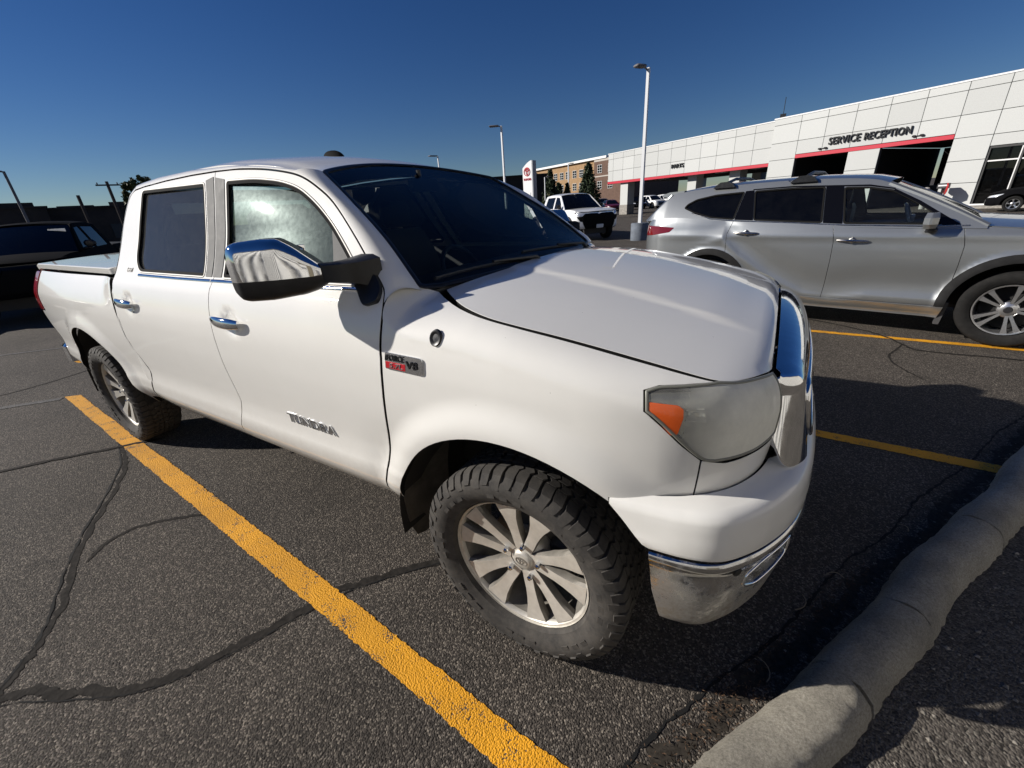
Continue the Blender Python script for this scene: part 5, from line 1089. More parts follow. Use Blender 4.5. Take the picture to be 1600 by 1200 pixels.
# ------------------------------------------------------------------ the rest of the surroundings
def at(azd, dist, z=0.0): a = math.radians(azd); return (CAM[0] + dist * math.cos(a), CAM[1] + dist * math.sin(a), z)
def brick_mat(name, col, sc=1.0):
    m = mat(name, col, .9); nt, b, mk = nodes(m); tc = mk('ShaderNodeTexCoord'); n = mk('ShaderNodeTexNoise', i_Scale=3.0 * sc, i_Detail=8.0); nt.links.new(tc.outputs['Object'], n.inputs['Vector'])
    r = ramp(nt, n.outputs['Fac'], [(.3, tuple(c * .82 for c in col)), (.7, tuple(c * 1.15 for c in col))]); nt.links.new(r.outputs[0], b.inputs['Base Color']); return m
def build_surroundings():
    # brick school-like block behind the canopy
    tan = brick_mat('tan_brick', (.34, .215, .11)); brn = brick_mat('brown_brick', (.13, .078, .056)); wht = mat('white_fascia', (.80, .80, .78), .6); wf = mat('white_window_frame', (.7, .7, .68), .6)
    D = -26.07
    B = empty('brick_building', fp(-45, 0, D)); B.location = (0, 0, 0); tag(B, 'three storey tan brick building with brown corner bay behind the dealership', 'building')
    def fbq(b, a, c, *k): fbox(b, a - 14.85, c - 14.85, *k)
    b = MB(); fbq(b, -59.0, -36.2, 3.2, 8.62, D - 14, D); b.build('wall', tan, B); b = MB(); fbq(b, -59.0, -36.2, 0, 3.2, D - 14, D + .02); b.build('lower_wall', brn, B)
    b = MB(); fbq(b, -36.2, -28.0, 0, 8.2, D - 14, D + .35); b.build('corner_bay', brn, B); b = MB(); fbq(b, -36.2, -28.0, 8.2, 8.62, D - 14, D + .37); fbq(b, -36.2, -28.0, 5.55, 5.75, D - .2, D + .40); b.build('bay_band', mat('pale_band', (.45, .41, .36), .8), B)
    b = MB(); fbq(b, -59.3, -32.6, 8.62, 9.0, D - 14.3, D + .55); b.build('roof_fascia', wht, B); b = MB(); fbq(b, -59.8, -57.2, 7.3, 8.3, D, D + .5); b.build('corner_panel', wht, B)
    rows = [(s, z, D) for s in (-56.3, -54.4, -52.4, -49.6, -47.3, -45.2, -42.8, -40.6, -38.4) for z in (6.1, 3.7)] + [(-34.5, 6.35, D + .35), (-34.5, 3.55, D + .35), (-31.5, 6.35, D + .35), (-31.5, 3.55, D + .35)]
    for s, z, o in rows:
        b = MB(); fbq(b, s - .62, s + .62, z - .1, z + 1.25, o - .05, o + .03); w = b.build('window', M['glass_dark'], B, smooth=None); b = MB()
        for k in (-.62, -.02, .58): fbq(b, s + k, s + k + .05, z - .1, z + 1.25, o + .03, o + .07)
        for k in (-.12, .30, .74, 1.22): fbq(b, s - .66, s + .66, z + k, z + k + .05, o + .028, o + .065)
        b.build('window_bar', wf, w, smooth=None, fix=False)
    # dark low building behind the pylon sign
    def flat_building(name, az0, az1, dist, h, m, label, depth=12, extra=()):
        a, c = np.array(at(az0, dist)), np.array(at(az1, dist)); u = (c - a)[:2]; L = np.linalg.norm(u); u /= L; rz = math.atan2(u[1], u[0]); v = np.array([-u[1], u[0]]); mid = (a + c)[:2] / 2; out = v if v @ (mid - CAM[:2]) > 0 else -v; p = mid + out * depth / 2
        b = MB(); b.box((p[0], p[1], h / 2), (L, depth, h), rz); T = b.build(name, m); tag(T, label, 'building'); b = MB(); b.box((p[0], p[1], h + .08), (L + .3, depth + .3, .16), rz); b.build('parapet', m, T)
        for (f, w, hh) in extra: q = a[:2] + u * L * f + out * depth * .4; b = MB(); b.box((q[0], q[1], h + hh / 2 + .16), (w, 3, hh), rz); b.build('roof_unit', m, T)
        q = mid - out * .06; n_ = max(3, int(L / 5))
        for k in range(n_): s = a[:2] + u * L * (k + .5) / n_ - out * .04; b = MB(); b.box((s[0], s[1], h * .42), (1.6, .12, h * .35), rz); b.build('window', M['black_trim'], T, smooth=None)
    db = mat('dark_brown_siding', (.030, .022, .018), .9); db2 = mat('brown_wall', (.055, .038, .028), .9, noise=(.6, .4))
    flat_building('dark_hall', 116.4, 130, 62, 5.1, db, 'dark flat roofed hall behind the white pylon sign')
    flat_building('long_brown_building', 158.0, 167.0, 66, 4.2, db2, 'long low brown building beyond the dark pickup', extra=((.42, 2.2, .5), (.80, 3.0, .25)))
    flat_building('far_brown_building', 167.0, 176, 64, 4.3, db2, 'low brown building at the left edge of the lot', extra=((.30, 5, .5),))
    # pylon sign
    dist = 40; c = np.array(at(118.85, dist)); u = np.array([math.cos(math.radians(-13.)), math.sin(math.radians(-13.))]); n = np.array([u[1], -u[0]]); rz = math.atan2(u[1], u[0])
    T = empty('pylon_sign', tuple(c), 0); tag(T, 'tall white pylon sign with red oval emblem and red lettering', 'sign'); b = MB()
    hw = .53; pr = [(-hw, 0), (hw, 0), (hw, 5.02)] + [(hw - 2 * hw * k / 8, 5.02 - .55 * (k / 8)**1.6) for k in range(1, 9)]
    b.prism([(u[0] * x, u[1] * x, z) for x, z in pr], (0, 0, 0), (-n[0] * .45, -n[1] * .45, 0)); b.build('sign_body', mat('white_sign_panel', (.82, .82, .82), .45), T); b = MB(); b.box((u[0] * (hw + .06) - n[0] * .22, u[1] * (hw + .06) - n[1] * .22, 2.5), (.12, .46, 5.0), rz); b.build('sign_edge', mat('grey_sign_edge', (.25, .27, .30), .5), T)
    rm = mat('sign_red', (.48, .015, .03), .4); f2 = lambda q: np.c_[u[0] * q[:, 0] + n[0] * .012, u[1] * q[:, 0] + n[1] * .012, q[:, 1]]
    b = MB(); t = np.linspace(0, 2 * math.pi, 33)[:-1]; emblem('emblem', (-.02, .0), .36, lambda q: f2(np.c_[q[:, 0] * .92, 4.18 + q[:, 1] * 1.28]), rm, T, (n[0], n[1], 0), .03, ribw=.07)
    V, F = text_fit('TOYOTA', .90, .18, .03, bold=.02); obj('sign_lettering', [(u[0] * (x - .45) + n[0] * (.005 + h), u[1] * (x - .45) + n[1] * (.005 + h), z + 3.50) for x, z, h in V], F, rm, T)
    b = MB(); a = np.linspace(0, 1.4, 12)
    for k in range(11): p, q = [(-.40 + .8 * math.sin(t_) * .9, .3 + 2.7 * (1 - math.cos(t_))) for t_ in (a[k], a[k + 1])]; b.tube([(u[0] * p[0] + n[0] * .01, u[1] * p[0] + n[1] * .01, p[1]), (u[0] * q[0] + n[0] * .01, u[1] * q[0] + n[1] * .01, q[1])], .012, 5)
    b.build('sign_line', bpy.data.materials['grey_sign_edge'], T)
    # light poles and utility poles
    pw = mat('white_pole_paint', (.72, .73, .74), .5); cb = mat('blue_grey_concrete', (.13, .15, .18), .85, noise=(4, .3)); gp = mat('grey_pole', (.16, .15, .15), .7); wd = mat('wood_pole', (.07, .05, .04), .9)
    def light_pole(azd, dist, h, r, head_az, label, base=0, lean=0, m=pw, square=True, hl=.5):
        p = at(azd, dist); T = empty('light_pole', p); tag(T, label, 'light pole', 'light poles of the car lot'); b = MB()
        b.tube([(0, 0, base), (lean * h, 0, h)], [r, r * .8], 4 if square else 10, up=(math.cos(.6), math.sin(.6), 0)); b.build('post', m, T, smooth=30 if not square else None)
        if base: b = MB(); b.lathe([(.34, 0), (.34, base), (.32, base + .03), (.001, base + .035)], 24, 'z'); b.build('concrete_base', cb, T)
        a = math.radians(head_az); x, y = math.cos(a), math.sin(a); b = MB(); b.tube([(0, 0, h - .08), (x * .2, y * .2, h)], .03, 6); b.box((x * (.18 + hl / 2), y * (.18 + hl / 2), h + .02), (hl, hl * .62, .09), a, .03); b.build('lamp_head', gp, T)
    light_pole(105.0, 18.35, 5.72, .085, 238, 'tall white square light pole on a round blue-grey base behind the silver car', base=.62, hl=.42)
    light_pole(121.7, 35, 6.95, .10, 205, 'white light pole between the windshield and the pylon sign', hl=.7); light_pole(129.6, 62, 8.1, .11, 250, 'distant light pole just above the pickup roof', hl=1.1)
    light_pole(113.8, 58, 5.9, .09, 40, 'thin light pole in front of the tan brick wall'); light_pole(116.72, 56, 4.5, .07, 40, 'short thin light pole left of the conical trees'); light_pole(168.45, 45, 5.75, .09, 230, 'bare dark light pole at the left edge of the picture', m=gp, square=False, hl=1.0)
    b = MB(); p = at(164.6, 60); b.tube([p, (p[0], p[1], 5.1)], .14, 8); tag(b.build('short_pole', wd), 'short dark wooden pole above the long brown roof', 'pole')
    p = at(162.25, 56); T = empty('utility_pole', p); tag(T, 'wooden utility pole with a crossarm left of the green tree', 'utility pole'); b = MB(); b.tube([(0, 0, 0), (0, 0, 5.95)], [.16, .12], 8); b.build('post', wd, T); b = MB(); a = math.radians(162.25 + 90); b.box((0, 0, 5.65), (1.7, .10, .12), a); b.build('crossarm', wd, T); b = MB()
    for k in (-.7, .0, .7): b.lathe([(.05, 0), (.06, .08), (.03, .16)], 8, 'z', (math.cos(a) * k, math.sin(a) * k, 5.72))
    b.build('insulator', gp, T)
    # trees
    leafm = [mat('dark_evergreen_leaf', (.030, .050, .018), .7, noise=(1.5, .4)), mat('olive_leaf', (.075, .085, .025), .7, noise=(1.5, .4))]
    def tree(azd, dist, h, w, shape, label, lm, N=4200, sz=.16, seed=1):
        rg = np.random.default_rng(seed); p = at(azd, dist); T = empty('conifer_tree' if shape == 'cone' else 'leafy_tree', p); tag(T, label, 'tree', 'trees around the lot'); b = MB(); b.tube([(0, 0, 0), (.03, .02, h * .45), (.0, .05, h * .93)], [.16, .11, .02], 8)
        for k in range(10): z = h * (.15 + .07 * k); a = k * 2.4; l = w * .38 * (1 - .6 * z / h); b.tube([(0, 0, z), (l * math.cos(a), l * math.sin(a), z + l * .35)], [.04, .012], 5)
        b.build('trunk', wd, T); V = []; F = []
        cl = [(rg.random() * 6.28, rg.random()**.75, rg.random()) for _ in range(95)]
        for i in range(N):
            a0, hh, rr = cl[i % 95]; 
            rad = w / 2 * ((1 - hh)**.75 * min(1, (hh + .10) * 5) if shape == 'cone' else math.sqrt(max(0, 1 - ((hh - .55) / .52)**2)))
            c = np.array([rad * (.45 + .55 * rr) * math.cos(a0), rad * (.45 + .55 * rr) * math.sin(a0), h * (.08 + .92 * hh) if shape == 'cone' else h * (.22 + .78 * hh)]); s = (.10 + .12 * (1 - hh)) * w * .5
            q = c + rg.normal(0, s * .62, 3) * [1, 1, 1.5 if shape == 'cone' else 1]; u_ = rg.normal(0, 1, 3); u_ /= np.linalg.norm(u_); v_ = np.cross(u_, rg.normal(0, 1, 3)); v_ /= np.linalg.norm(v_) + 1e-9; l = sz * (.6 + .8 * rg.random()); k = len(V)
            V += [q - u_ * l, q + v_ * l * .45, q + u_ * l, q - v_ * l * .45]; F.append((k, k + 1, k + 2, k + 3))
        obj('crown', V, F, lm, T)
    tree(116.0, 57, 5.15, 2.6, 'cone', 'dark pointed evergreen tree left of the thin light pole', leafm[0], seed=2); tree(115.0, 58.5, 3.9, 2.1, 'cone', 'smaller drooping evergreen tree between the two pointed ones', leafm[0], seed=3, N=3000); tree(113.95, 57, 3.6, 1.5, 'cone', 'narrow dark shrub-like tree just left of the pale light pole', leafm[0], N=1800, seed=4)
    tree(111.35, 50, 5.0, 2.9, 'cone', 'broad dark conical tree in front of the brown corner bay', leafm[0], seed=5, N=5200); tree(160.0, 45, 5.3, 2.3, 'round', 'bright green leafy tree rising behind the pickup cab', leafm[1], seed=6, N=4200)
    tree(116.9, 52, 1.6, 2.4, 'round', 'low green shrub behind the white pickup', leafm[1], seed=8, N=1500)
    # corrugated metal hall in front of the parked vehicles, behind the camera (seen in the chrome)
    C0 = np.array([.822, -.742]); d = np.array([.4830, .8756]); n = np.array([.8756, -.4830]); base = C0 + n * 6.3; rz = math.atan2(d[1], d[0])
    cm = mat('cream_corrugated_metal', (.78, .76, .70), .5, .0, noise=(1.2, .08)); H = empty('metal_hall', (0, 0, 0)); tag(H, 'cream ribbed metal hall facing the parked vehicles', 'building')
    q = base + d * -4 + n * 4; b = MB(); b.box((q[0], q[1], 2.9), (36, 8, 5.8), rz); b.build('wall', cm, H); b = MB(); q = base + d * -4 - n * .1; b.box((q[0], q[1], 5.85), (36.2, .3, .22), rz); b.build('gutter', gp, H)
    b = MB(); rb = None
    for k in range(88):
        t = -21.8 + k * .41; q = base + d * t - n * .03
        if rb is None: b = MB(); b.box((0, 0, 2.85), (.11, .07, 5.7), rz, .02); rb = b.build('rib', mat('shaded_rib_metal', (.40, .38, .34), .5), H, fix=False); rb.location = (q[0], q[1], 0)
        else: r2 = link(rb.copy(), H); r2.location = (q[0], q[1], 0)
    q = base + d * -2.0 - n * .06; b = MB(); b.box((q[0], q[1], 1.25), (2.4, .1, 2.5), rz); b.build('hall_door', mat('tan_door', (.22, .19, .13), .6), H)
# ------------------------------------------------------------------ other vehicles: one builder, different shapes
M['silver'] = mat('silver_metallic_paint', (.34, .355, .36), .34, .75, .9, noise=(300, .05)); M['black_paint'] = mat('black_car_paint', (.006, .006, .007), .7, 0, .0, spec=.02); M['gloss_black'] = mat('gloss_black_trim', (.004, .004, .005), .12, spec=.3); M['matte_black'] = mat('matte_black', (.006, .006, .006), .8, spec=.1); M['teal_paint'] = mat('dark_teal_paint', (.012, .055, .062), .25, .2, 1.0)
M['maroon'] = mat('maroon_car_paint', (.16, .012, .02), .3, .2, 1.0); M['grey_paint'] = mat('grey_car_paint', (.03, .032, .035), .4, .3, .5); M['clad'] = mat('black_cladding', (.012, .012, .0125), .7, spec=.2, noise=(14, .3)); M['lamp_white'] = mat('clear_lamp', (.75, .77, .8), .1, .3, .8); M['plate'] = mat('number_plate', (.62, .66, .70), .4)
def plan_car(W, xf, xr, bowf=.10, bowr=.07, cf=.55, cr=.45):
    """plan outline from rear centre round to front centre (x, Y)"""
    f = [(xf, 0), (xf - bowf * .12, W * .35), (xf - bowf * .5, W * .62), (xf - bowf * 1.25, W * .80), (xf - bowf - cf * .28, W * .925), (xf - bowf - cf * .62, W * .982), (xf - bowf - cf, W)]
    r = [(xr, 0), (xr + bowr * .15, W * .40), (xr + bowr * .6, W * .68), (xr + bowr + cr * .16, W * .87), (xr + bowr + cr * .5, W * .965), (xr + bowr + cr, W)]
    m = [(r[-1][0] * .75 + f[-1][0] * .25, W * 1.002), (r[-1][0] * .5 + f[-1][0] * .5, W * 1.005), (r[-1][0] * .25 + f[-1][0] * .75, W * 1.002)]
    return catmull(r + m + f[::-1], 8)
class Car:
    def __init__(c, S):
        c.S = S; c.P = Plan(plan_car(S['W'], S['xf'], S['xr'], *S.get('bows', (.10, .07, .55, .45)))); p = c.P.p
        i0, i1 = p[:, 0].argmin(), p[:, 0].argmax(); c.i0, c.i1 = i0, i1; c.ZS = Pch(*np.array(S['zs']).T); c.zb = S.get('zb', .28); c.rf = S.get('ra', .43)
        c.PR = Pch(*np.array(S.get('prof', [(0, -.07), (.07, -.03), (.20, -.004), (.45, .0), (.62, -.004), (.78, -.018), (.88, -.036), (.96, -.062), (1, -.085)])).T)
        c.bump = S.get('bump')
    def s(c, x): return c.P.x0 + np.interp(x, c.P.p[:, 0], c.P.d)
    def fn(c, q):
        s, z = q[:, 0], q[:, 1]; P, N = c.P(s); zs = c.ZS(P[:, 0]); w = (z - c.zb) / (zs - c.zb); off = c.PR(np.clip(w, 0, 1))
        for cx in (0, -c.S['wb']):
            d = np.hypot(P[:, 0] - cx, z - c.S['rt']) - c.rf; off = off + c.S.get('fl', .022) * (1 - sstep(0, .12, d)) * (np.abs(N[:, 1]) > .8)
        if c.bump: off = off + c.bump(P[:, 0], z)
        return np.c_[P[:, 0] + N[:, 0] * off, P[:, 1] + N[:, 1] * off, z]
    def rim(c, off=.003, n=90, s0=None, s1=None):
        s = np.linspace(c.P.x0 if s0 is None else s0, c.P.x0 + c.P.L if s1 is None else s1, n); P, N = c.P(s); return P + N * (c.PR(np.array([1.]))[0] - off)
    # greenhouse side plane
    def gh(c, q):
        S = c.S; x, z = q[:, 0], q[:, 1]; zb, zt = S['gz']; t = np.clip((z - zb) / (zt - zb), -.6, 1.15); Y0, Y1 = S['gy']; Pl = np.interp(x, c.P.p[:, 0], c.P.p[:, 1]) / S['W']
        return np.c_[x, (Y0 + (Y1 - Y0) * (.82 * t + .18 * t * t)) * (.35 + .65 * Pl), z]
def build_car(S, loc, rz, label, cat, group, paint, res=.06, near=True, name='parked_car', wheel=None, glassm=None, trim_detail=True):
    c = Car(S); T = empty(name, loc, rz); tag(T, label, cat, group); P_ = paint; U = (0, 0, 1); gm = glassm or M['glass_dark']; wb, rt, rf = S['wb'], S['rt'], c.rf; zb = c.zb
    # side band, split into panels along x
    sL, sR = c.P.x0, c.P.x0 + c.P.L; cuts = S.get('cuts', []); ztop = lambda s: float(c.ZS(c.P(np.array([s]))[0][:, 0])[0])
    fa = arch_pts(0, rt, rf, 184, -4, 22); ra = arch_pts(-wb, rt, rf, 184, -4, 22); toS = lambda a: np.c_[c.s(a[:, 0]), np.maximum(a[:, 1], zb)]
    bot = np.vstack([[(sL, zb + .10)], [(c.s(-wb - rf - .25), zb + .02)], toS(ra), toS(fa), [(c.s(rf + .22), zb + .02)], [(sR, zb + .06)]])
    ss = np.linspace(sR, sL, 70); full = np.vstack([bot, np.c_[ss, [ztop(s) for s in ss]]])
    for my in (-1, 1):
        if cuts and my < 0:
            edges = [None] + cuts + [None]
            for i, nm in enumerate(S['cutnames']):
                lo, hi = edges[i], edges[i + 1]; poly = clip_x(full, c, lo, hi); patch(nm, poly, c.fn, P_, T, res, my=my, inset=.003 if lo is not None or hi is not None else 0, depth=.025, eb=res * .7)
        else: patch('body_side', full, c.fn, P_, T, res * 1.3, my=my, inset=0, depth=.02, eb=res)
        # wheel wells and flare
        for cx in (0, -wb):
            b = MB(); a = np.radians(np.linspace(-8, 188, 18)); V = []
            for t in a:
                for y in (S['W'] * .55, S['W'] * .985): V.append((cx + (rf + .004) * math.cos(t), my * y, max(zb, rt + (rf + .004) * math.sin(t))))
            b.add(V, [(2 * i, 2 * i + 1, 2 * i + 3, 2 * i + 2) for i in range(len(a) - 1)]); b.add([(cx + (rf + .02) * math.cos(t), my * S['W'] * .55, max(zb, rt + (rf + .02) * math.sin(t))) for t in a], [tuple(range(len(a)))]); b.build('wheel_well', M['liner'], T, fix=False)
            if S.get('cladding'):
                l1 = arch_pts(cx, rt, rf - .004, -6, 186, 26); l2 = arch_pts(cx, rt, rf + S['cladding'], 190, -10, 26); l2[:, 1] = np.maximum(l2[:, 1], zb - .02); l1[:, 1] = np.maximum(l1[:, 1], zb - .02); pl = np.vstack([l1, l2]); pl[:, 0] = c.s(pl[:, 0]); patch('arch_cladding', pl, c.fn, M['clad'], T, .05, my=my, off=.007, depth=.02, inset=0, eb=.03, bev=.004)
    if S.get('rocker'):
        for my in (-1, 1): patch('sill_trim', [(c.s(-wb + rf + .02), zb - .03), (c.s(-rf - .02), zb - .03), (c.s(-rf + .0), zb + .09), (c.s(-wb + rf - .0), zb + .09)], c.fn, S['rocker'], T, .1, my=my, off=.012, depth=.03, inset=0, bev=.006)
    # top surfaces
    xs = S['ws'][0][0]; xb = S['bl'][0][0]
    def top_fn(q): x, y = q[:, 0], np.abs(q[:, 1]); Yp = np.maximum(np.interp(x, c.P.p[:, 0], c.P.p[:, 1]), .2); return np.c_[x, q[:, 1], c.ZS(x) + S.get('crown', .045) * (1 - (y / Yp)**2)]
    rim = c.rim(); i1 = len(rim)
    hr = np.array([p for p in rim if p[0] >= xs - .30]); k = hr[0][1]
    hood = np.vstack([[(hr[0][0], 0)], hr[:, :], [(hr[-1][0], 0)]]); half = hr[::-1]; half = half[np.r_[True, half[1:, 1] > 1e-4]]; patch('hood', sym(np.vstack([half, [(xs - .30, 0)]])), top_fn, P_, T, res, hint=U, inset=.001, depth=.02, eb=res * .7)
    if S.get('bed'):
        br = np.array([p for p in rim if p[0] <= S['bed'] ]); half = np.vstack([[(S['bed'], 0)], br[::-1]]); half = half[np.r_[True, half[1:, 1] > 1e-4]]; patch('bed_cover', sym(half), top_fn, M['clad'], T, res * 2, hint=U, inset=0, depth=.02)
    elif xb - .05 > S['xr'] + .12:
        br = np.array([p for p in rim if p[0] <= xb + .25]); half = np.vstack([[(xb + .25, 0)], br[::-1]]); half = half[np.r_[True, half[1:, 1] > 1e-4]]; patch('rear_deck', sym(half), top_fn, P_, T, res * 1.5, hint=U, inset=0, depth=.02)
    # greenhouse
    zg = lambda x: float(c.ZS(np.array([x]))[0]) - .015
    G = np.array(S['gside']); wins = [rnd(np.array(w), S.get('wr', .03)) for w in S['wins']]; ga, gb = G[0], G[-1]
    pillar = S.get('pillar_mat', P_)
    poly = np.vstack([catmull(G, 4) if S.get('gsmooth', True) else G, [(x, zg(x)) for x in np.linspace(G[-1][0], G[0][0], 12)]])
    for my in (-1, 1):
        g = patch('cabin_side', poly, c.gh, P_, T, res * 1.2, wins, my=my, inset=0, depth=.02, eb=res * .7)
        for wi, w in enumerate(wins): patch('side_window', w, c.gh, S['wmats'][wi] if 'wmats' in S else gm, g, res * 2, my=my, off=-.010, inset=-.004, depth=.004)
        for w, m_, o in S.get('gtrim', []): patch('window_trim', rnd(np.array(w), .01), c.gh, m_, g, res, my=my, off=o, depth=.006, inset=0)
        if trim_detail:
            for w in wins: ribbon('window_seal', inset_poly(w, .006), c.gh, .02, .003, M['seal'], g, closed=True, my=my, res=res)
    # windshield, roof, backlight as lofts between curves
    top = [p for p in G]; (x0, z0), (x1, z1) = S['ws']; (x3, z3), (x2, z2) = S['bl']
    def edge(x, z): return c.gh(np.array([[x, z]]))[0]
    def loft(A, B, bowA, bowB, sag=0):
        def f(q):
            t, v = q[:, 0] * 2 - 1, q[:, 1]; a = A[None] * np.c_[np.ones_like(t), t, np.ones_like(t)]; b = B[None] * np.c_[np.ones_like(t), t, np.ones_like(t)]; k = (1 - np.abs(t)**2.2)
            X = a * (1 - v)[:, None] + b * v[:, None]; X[:, 0] += k * (bowA[0] * (1 - v) + bowB[0] * v); X[:, 2] += k * (bowA[1] * (1 - v) + bowB[1] * v) + sag * np.sin(math.pi * v); return X
        return f
    A, Bp, Cp, Dp = edge(x0, z0), edge(x1, z1), edge(x2, z2), edge(x3, z3)
    wf = loft(A, Bp, *S.get('wsbow', ((.16, .02), (.05, .035))), .015); wsd = grid_patch('windshield', wf, 13, 9, S.get('wsm', M['glass_wind'] if res < .05 else M['glass_dark']), T, hint=(1, 0, 1))
    rid = [(t, 0) for t in np.linspace(0, 1, 3)]
    for e in (0, 1): b = MB(); b.tube(wf(np.c_[np.full(12, .012 if e == 0 else .988), np.linspace(0, 1, 12)]), .028, 6); b.build('windshield_pillar', S.get('apm', P_), T)
    pts = np.array([p for p in G if x2 - 1e-6 <= p[0] <= x1 + 1e-6]); pts = pts[np.argsort(pts[:, 0])]; RZ = Pch(pts[:, 0], pts[:, 1]) if len(pts) > 2 else Pch([x2, x1], [z2, z1])
    def roof(q):
        x = x2 + (x1 - x2) * q[:, 0]; t = q[:, 1] * 2 - 1; z = RZ(x); E = c.gh(np.c_[x, z]); kx = .05 * np.clip((q[:, 0] - .8) / .2, 0, 1); return np.c_[x + kx * (1 - np.abs(t)**2.2), E[:, 1] * t * 1.0, z + .012 * (np.abs(t) < .985) + S.get('rc', .05) * (1 - np.abs(t)**2.4) * np.clip(.6 + 2 * q[:, 0], 0, 1)]
    grid_patch('roof', roof, 16, 21, P_, T, hint=U)
    bf = loft(Dp, Cp, (-.05, .02), (-.02, .045)); grid_patch('rear_glass', bf, 9, 7, M['glass_dark'], T, hint=(-1, 0, .5))
    for e in (0, 1): b = MB(); b.tube(bf(np.c_[np.full(6, .02 if e == 0 else .98), np.linspace(0, 1, 6)]), .035, 6); b.build('rear_pillar', P_, T)
    # dark interior tub so panes do not show an empty shell
    b = MB(); b.box(((x0 + xb) / 2, 0, (zb + zg(x0)) / 2 + .02), (abs(x0 - xb) * .92, S['W'] * 1.7, zg(x0) - zb - .06)); b.box((-wb / 2, 0, .38), (wb + 1.2, S['W'] * 1.05, .22)); b.build('cabin_floor', M['interior'], T)
    if S.get('seats'):
        for x, y in S['seats']: b = MB(); b.box((x, y, zg(x0) + .02), (.16, .46, .42), bev=.06); b.box((x - .03, y, zg(x0) + .31), (.11, .26, .18), bev=.05); b.build('seat', S.get('seat_mat', M['seat']), T)
        t = np.linspace(0, 6.2832, 25); b = MB(); b.tube([(xs - .62 - .07 * math.sin(a), .36 + .19 * math.cos(a), zg(x0) + .02 + .17 * math.sin(a)) for a in t], .017, 6, caps=False); b.box((xs - .6, .36, zg(x0) + .02), (.05, .16, .1), bev=.02); b.build('steering_wheel', M['lamp_bowl'] if S.get('pale_wheel') else M['black_plastic'], T)
    # lamps, grille and extras given in (s,z) or (y,z)
    for nm, pl, m_, o, both in S.get('side_bits', []):
        q = np.array(pl, float); q[:, 0] = c.s(q[:, 0])
        for my in ((-1, 1) if both else (-1,)): patch(nm, rnd(q, .012), c.fn, m_, T, res, my=my, off=o, depth=.02, inset=0, bev=.004)
    for nm, pl, m_, o in S.get('front_bits', []):
        ff = lambda q: c.fn(np.c_[sR - np.abs(q[:, 0]), q[:, 1]]) * np.c_[np.ones(len(q)), np.where(q[:, 0] < 0, -1, 1), np.ones(len(q))]
        patch(nm, rnd(np.array(pl, float), .03), ff, m_, T, res, hint=(1, 0, 0), off=o, depth=.03, inset=0, bev=.006)
    for nm, pl, m_, o in S.get('rear_bits', []):
        ff = lambda q: c.fn(np.c_[sL + np.abs(q[:, 0]), q[:, 1]]) * np.c_[np.ones(len(q)), np.where(q[:, 0] < 0, -1, 1), np.ones(len(q))]
        patch(nm, rnd(np.array(pl, float), .03), ff, m_, T, res, hint=(-1, 0, 0), off=o, depth=.03, inset=0, bev=.006)
    if S.get('mirrors', True):
        mx, mz = S.get('mir', (xs - .42, zg(xs) + .09))
        for my in (-1, 1): b = MB(); y = S['W'] * .99; b.box((mx, my * (y + .07), mz), (.11, .22, .15), bev=.045); b.m = 1; b.box((mx + .02, my * (y + .02), mz - .09), (.09, .16, .05), bev=.02); b.box((mx + .01, my * (y - .05), mz - .11), (.10, .10, .05), bev=.02); b.build('side_mirror', [S.get('mirm', P_), M['black_plastic']], T)
    w = wheel or S['wheel']; w0 = w(T, rt)
    for i, (x, my) in enumerate(((0, -1), (-wb, -1), (0, 1), (-wb, 1))):
        o = w0 if i == 0 else copy_tree(w0, T); o.location = (x, my * (S['W'] - .125), rt); o.rotation_euler = (0, .4 * i, (S.get('steer', 0) if i in (0, 2) else 0) + (0 if my < 0 else math.pi))
    if S.get('extra'): S['extra'](T, c)
    return T
def clip_x(full, c, lo, hi):
    """clip polygon (s,z) between two door-gap curves given as [(x,z)...] from low to high"""
    def cut(poly, line, keep_ge):
        ln = np.array(line); ln = np.c_[c.s(ln[:, 0]), ln[:, 1]]; sx = lambda z: np.interp(z, ln[:, 1], ln[:, 0]); out = []; p = resample(poly, .05)
        f = lambda q: (q[0] - sx(q[1])) * (1 if keep_ge else -1)
        for i in range(len(p)):
            a, b = p[i - 1], p[i]; fa, fb = f(a), f(b)
            if (fa >= 0) != (fb >= 0):
                t0, t1 = 0., 1.
                for _ in range(30):
                    tm = (t0 + t1) / 2
                    if (f(a + (b - a) * tm) >= 0) == (fa >= 0): t0 = tm
                    else: t1 = tm
                out.append(('x', a + (b - a) * t0))
            if fb >= 0: out.append(('p', b))
        # follow the cut curve between successive crossings
        res = []; n = len(out)
        for i in range(n):
            k, q = out[i]; res.append(q)
            if k == 'x' and out[(i + 1) % n][0] == 'x':
                q2 = out[(i + 1) % n][1]
                for z in np.linspace(q[1], q2[1], 14)[1:-1]: res.append(np.array([sx(z), z]))
        return np.array(res)
    p = full
    if lo is not None: p = cut(p, lo, True)
    if hi is not None: p = cut(p, hi, False)
    return dedup(p)
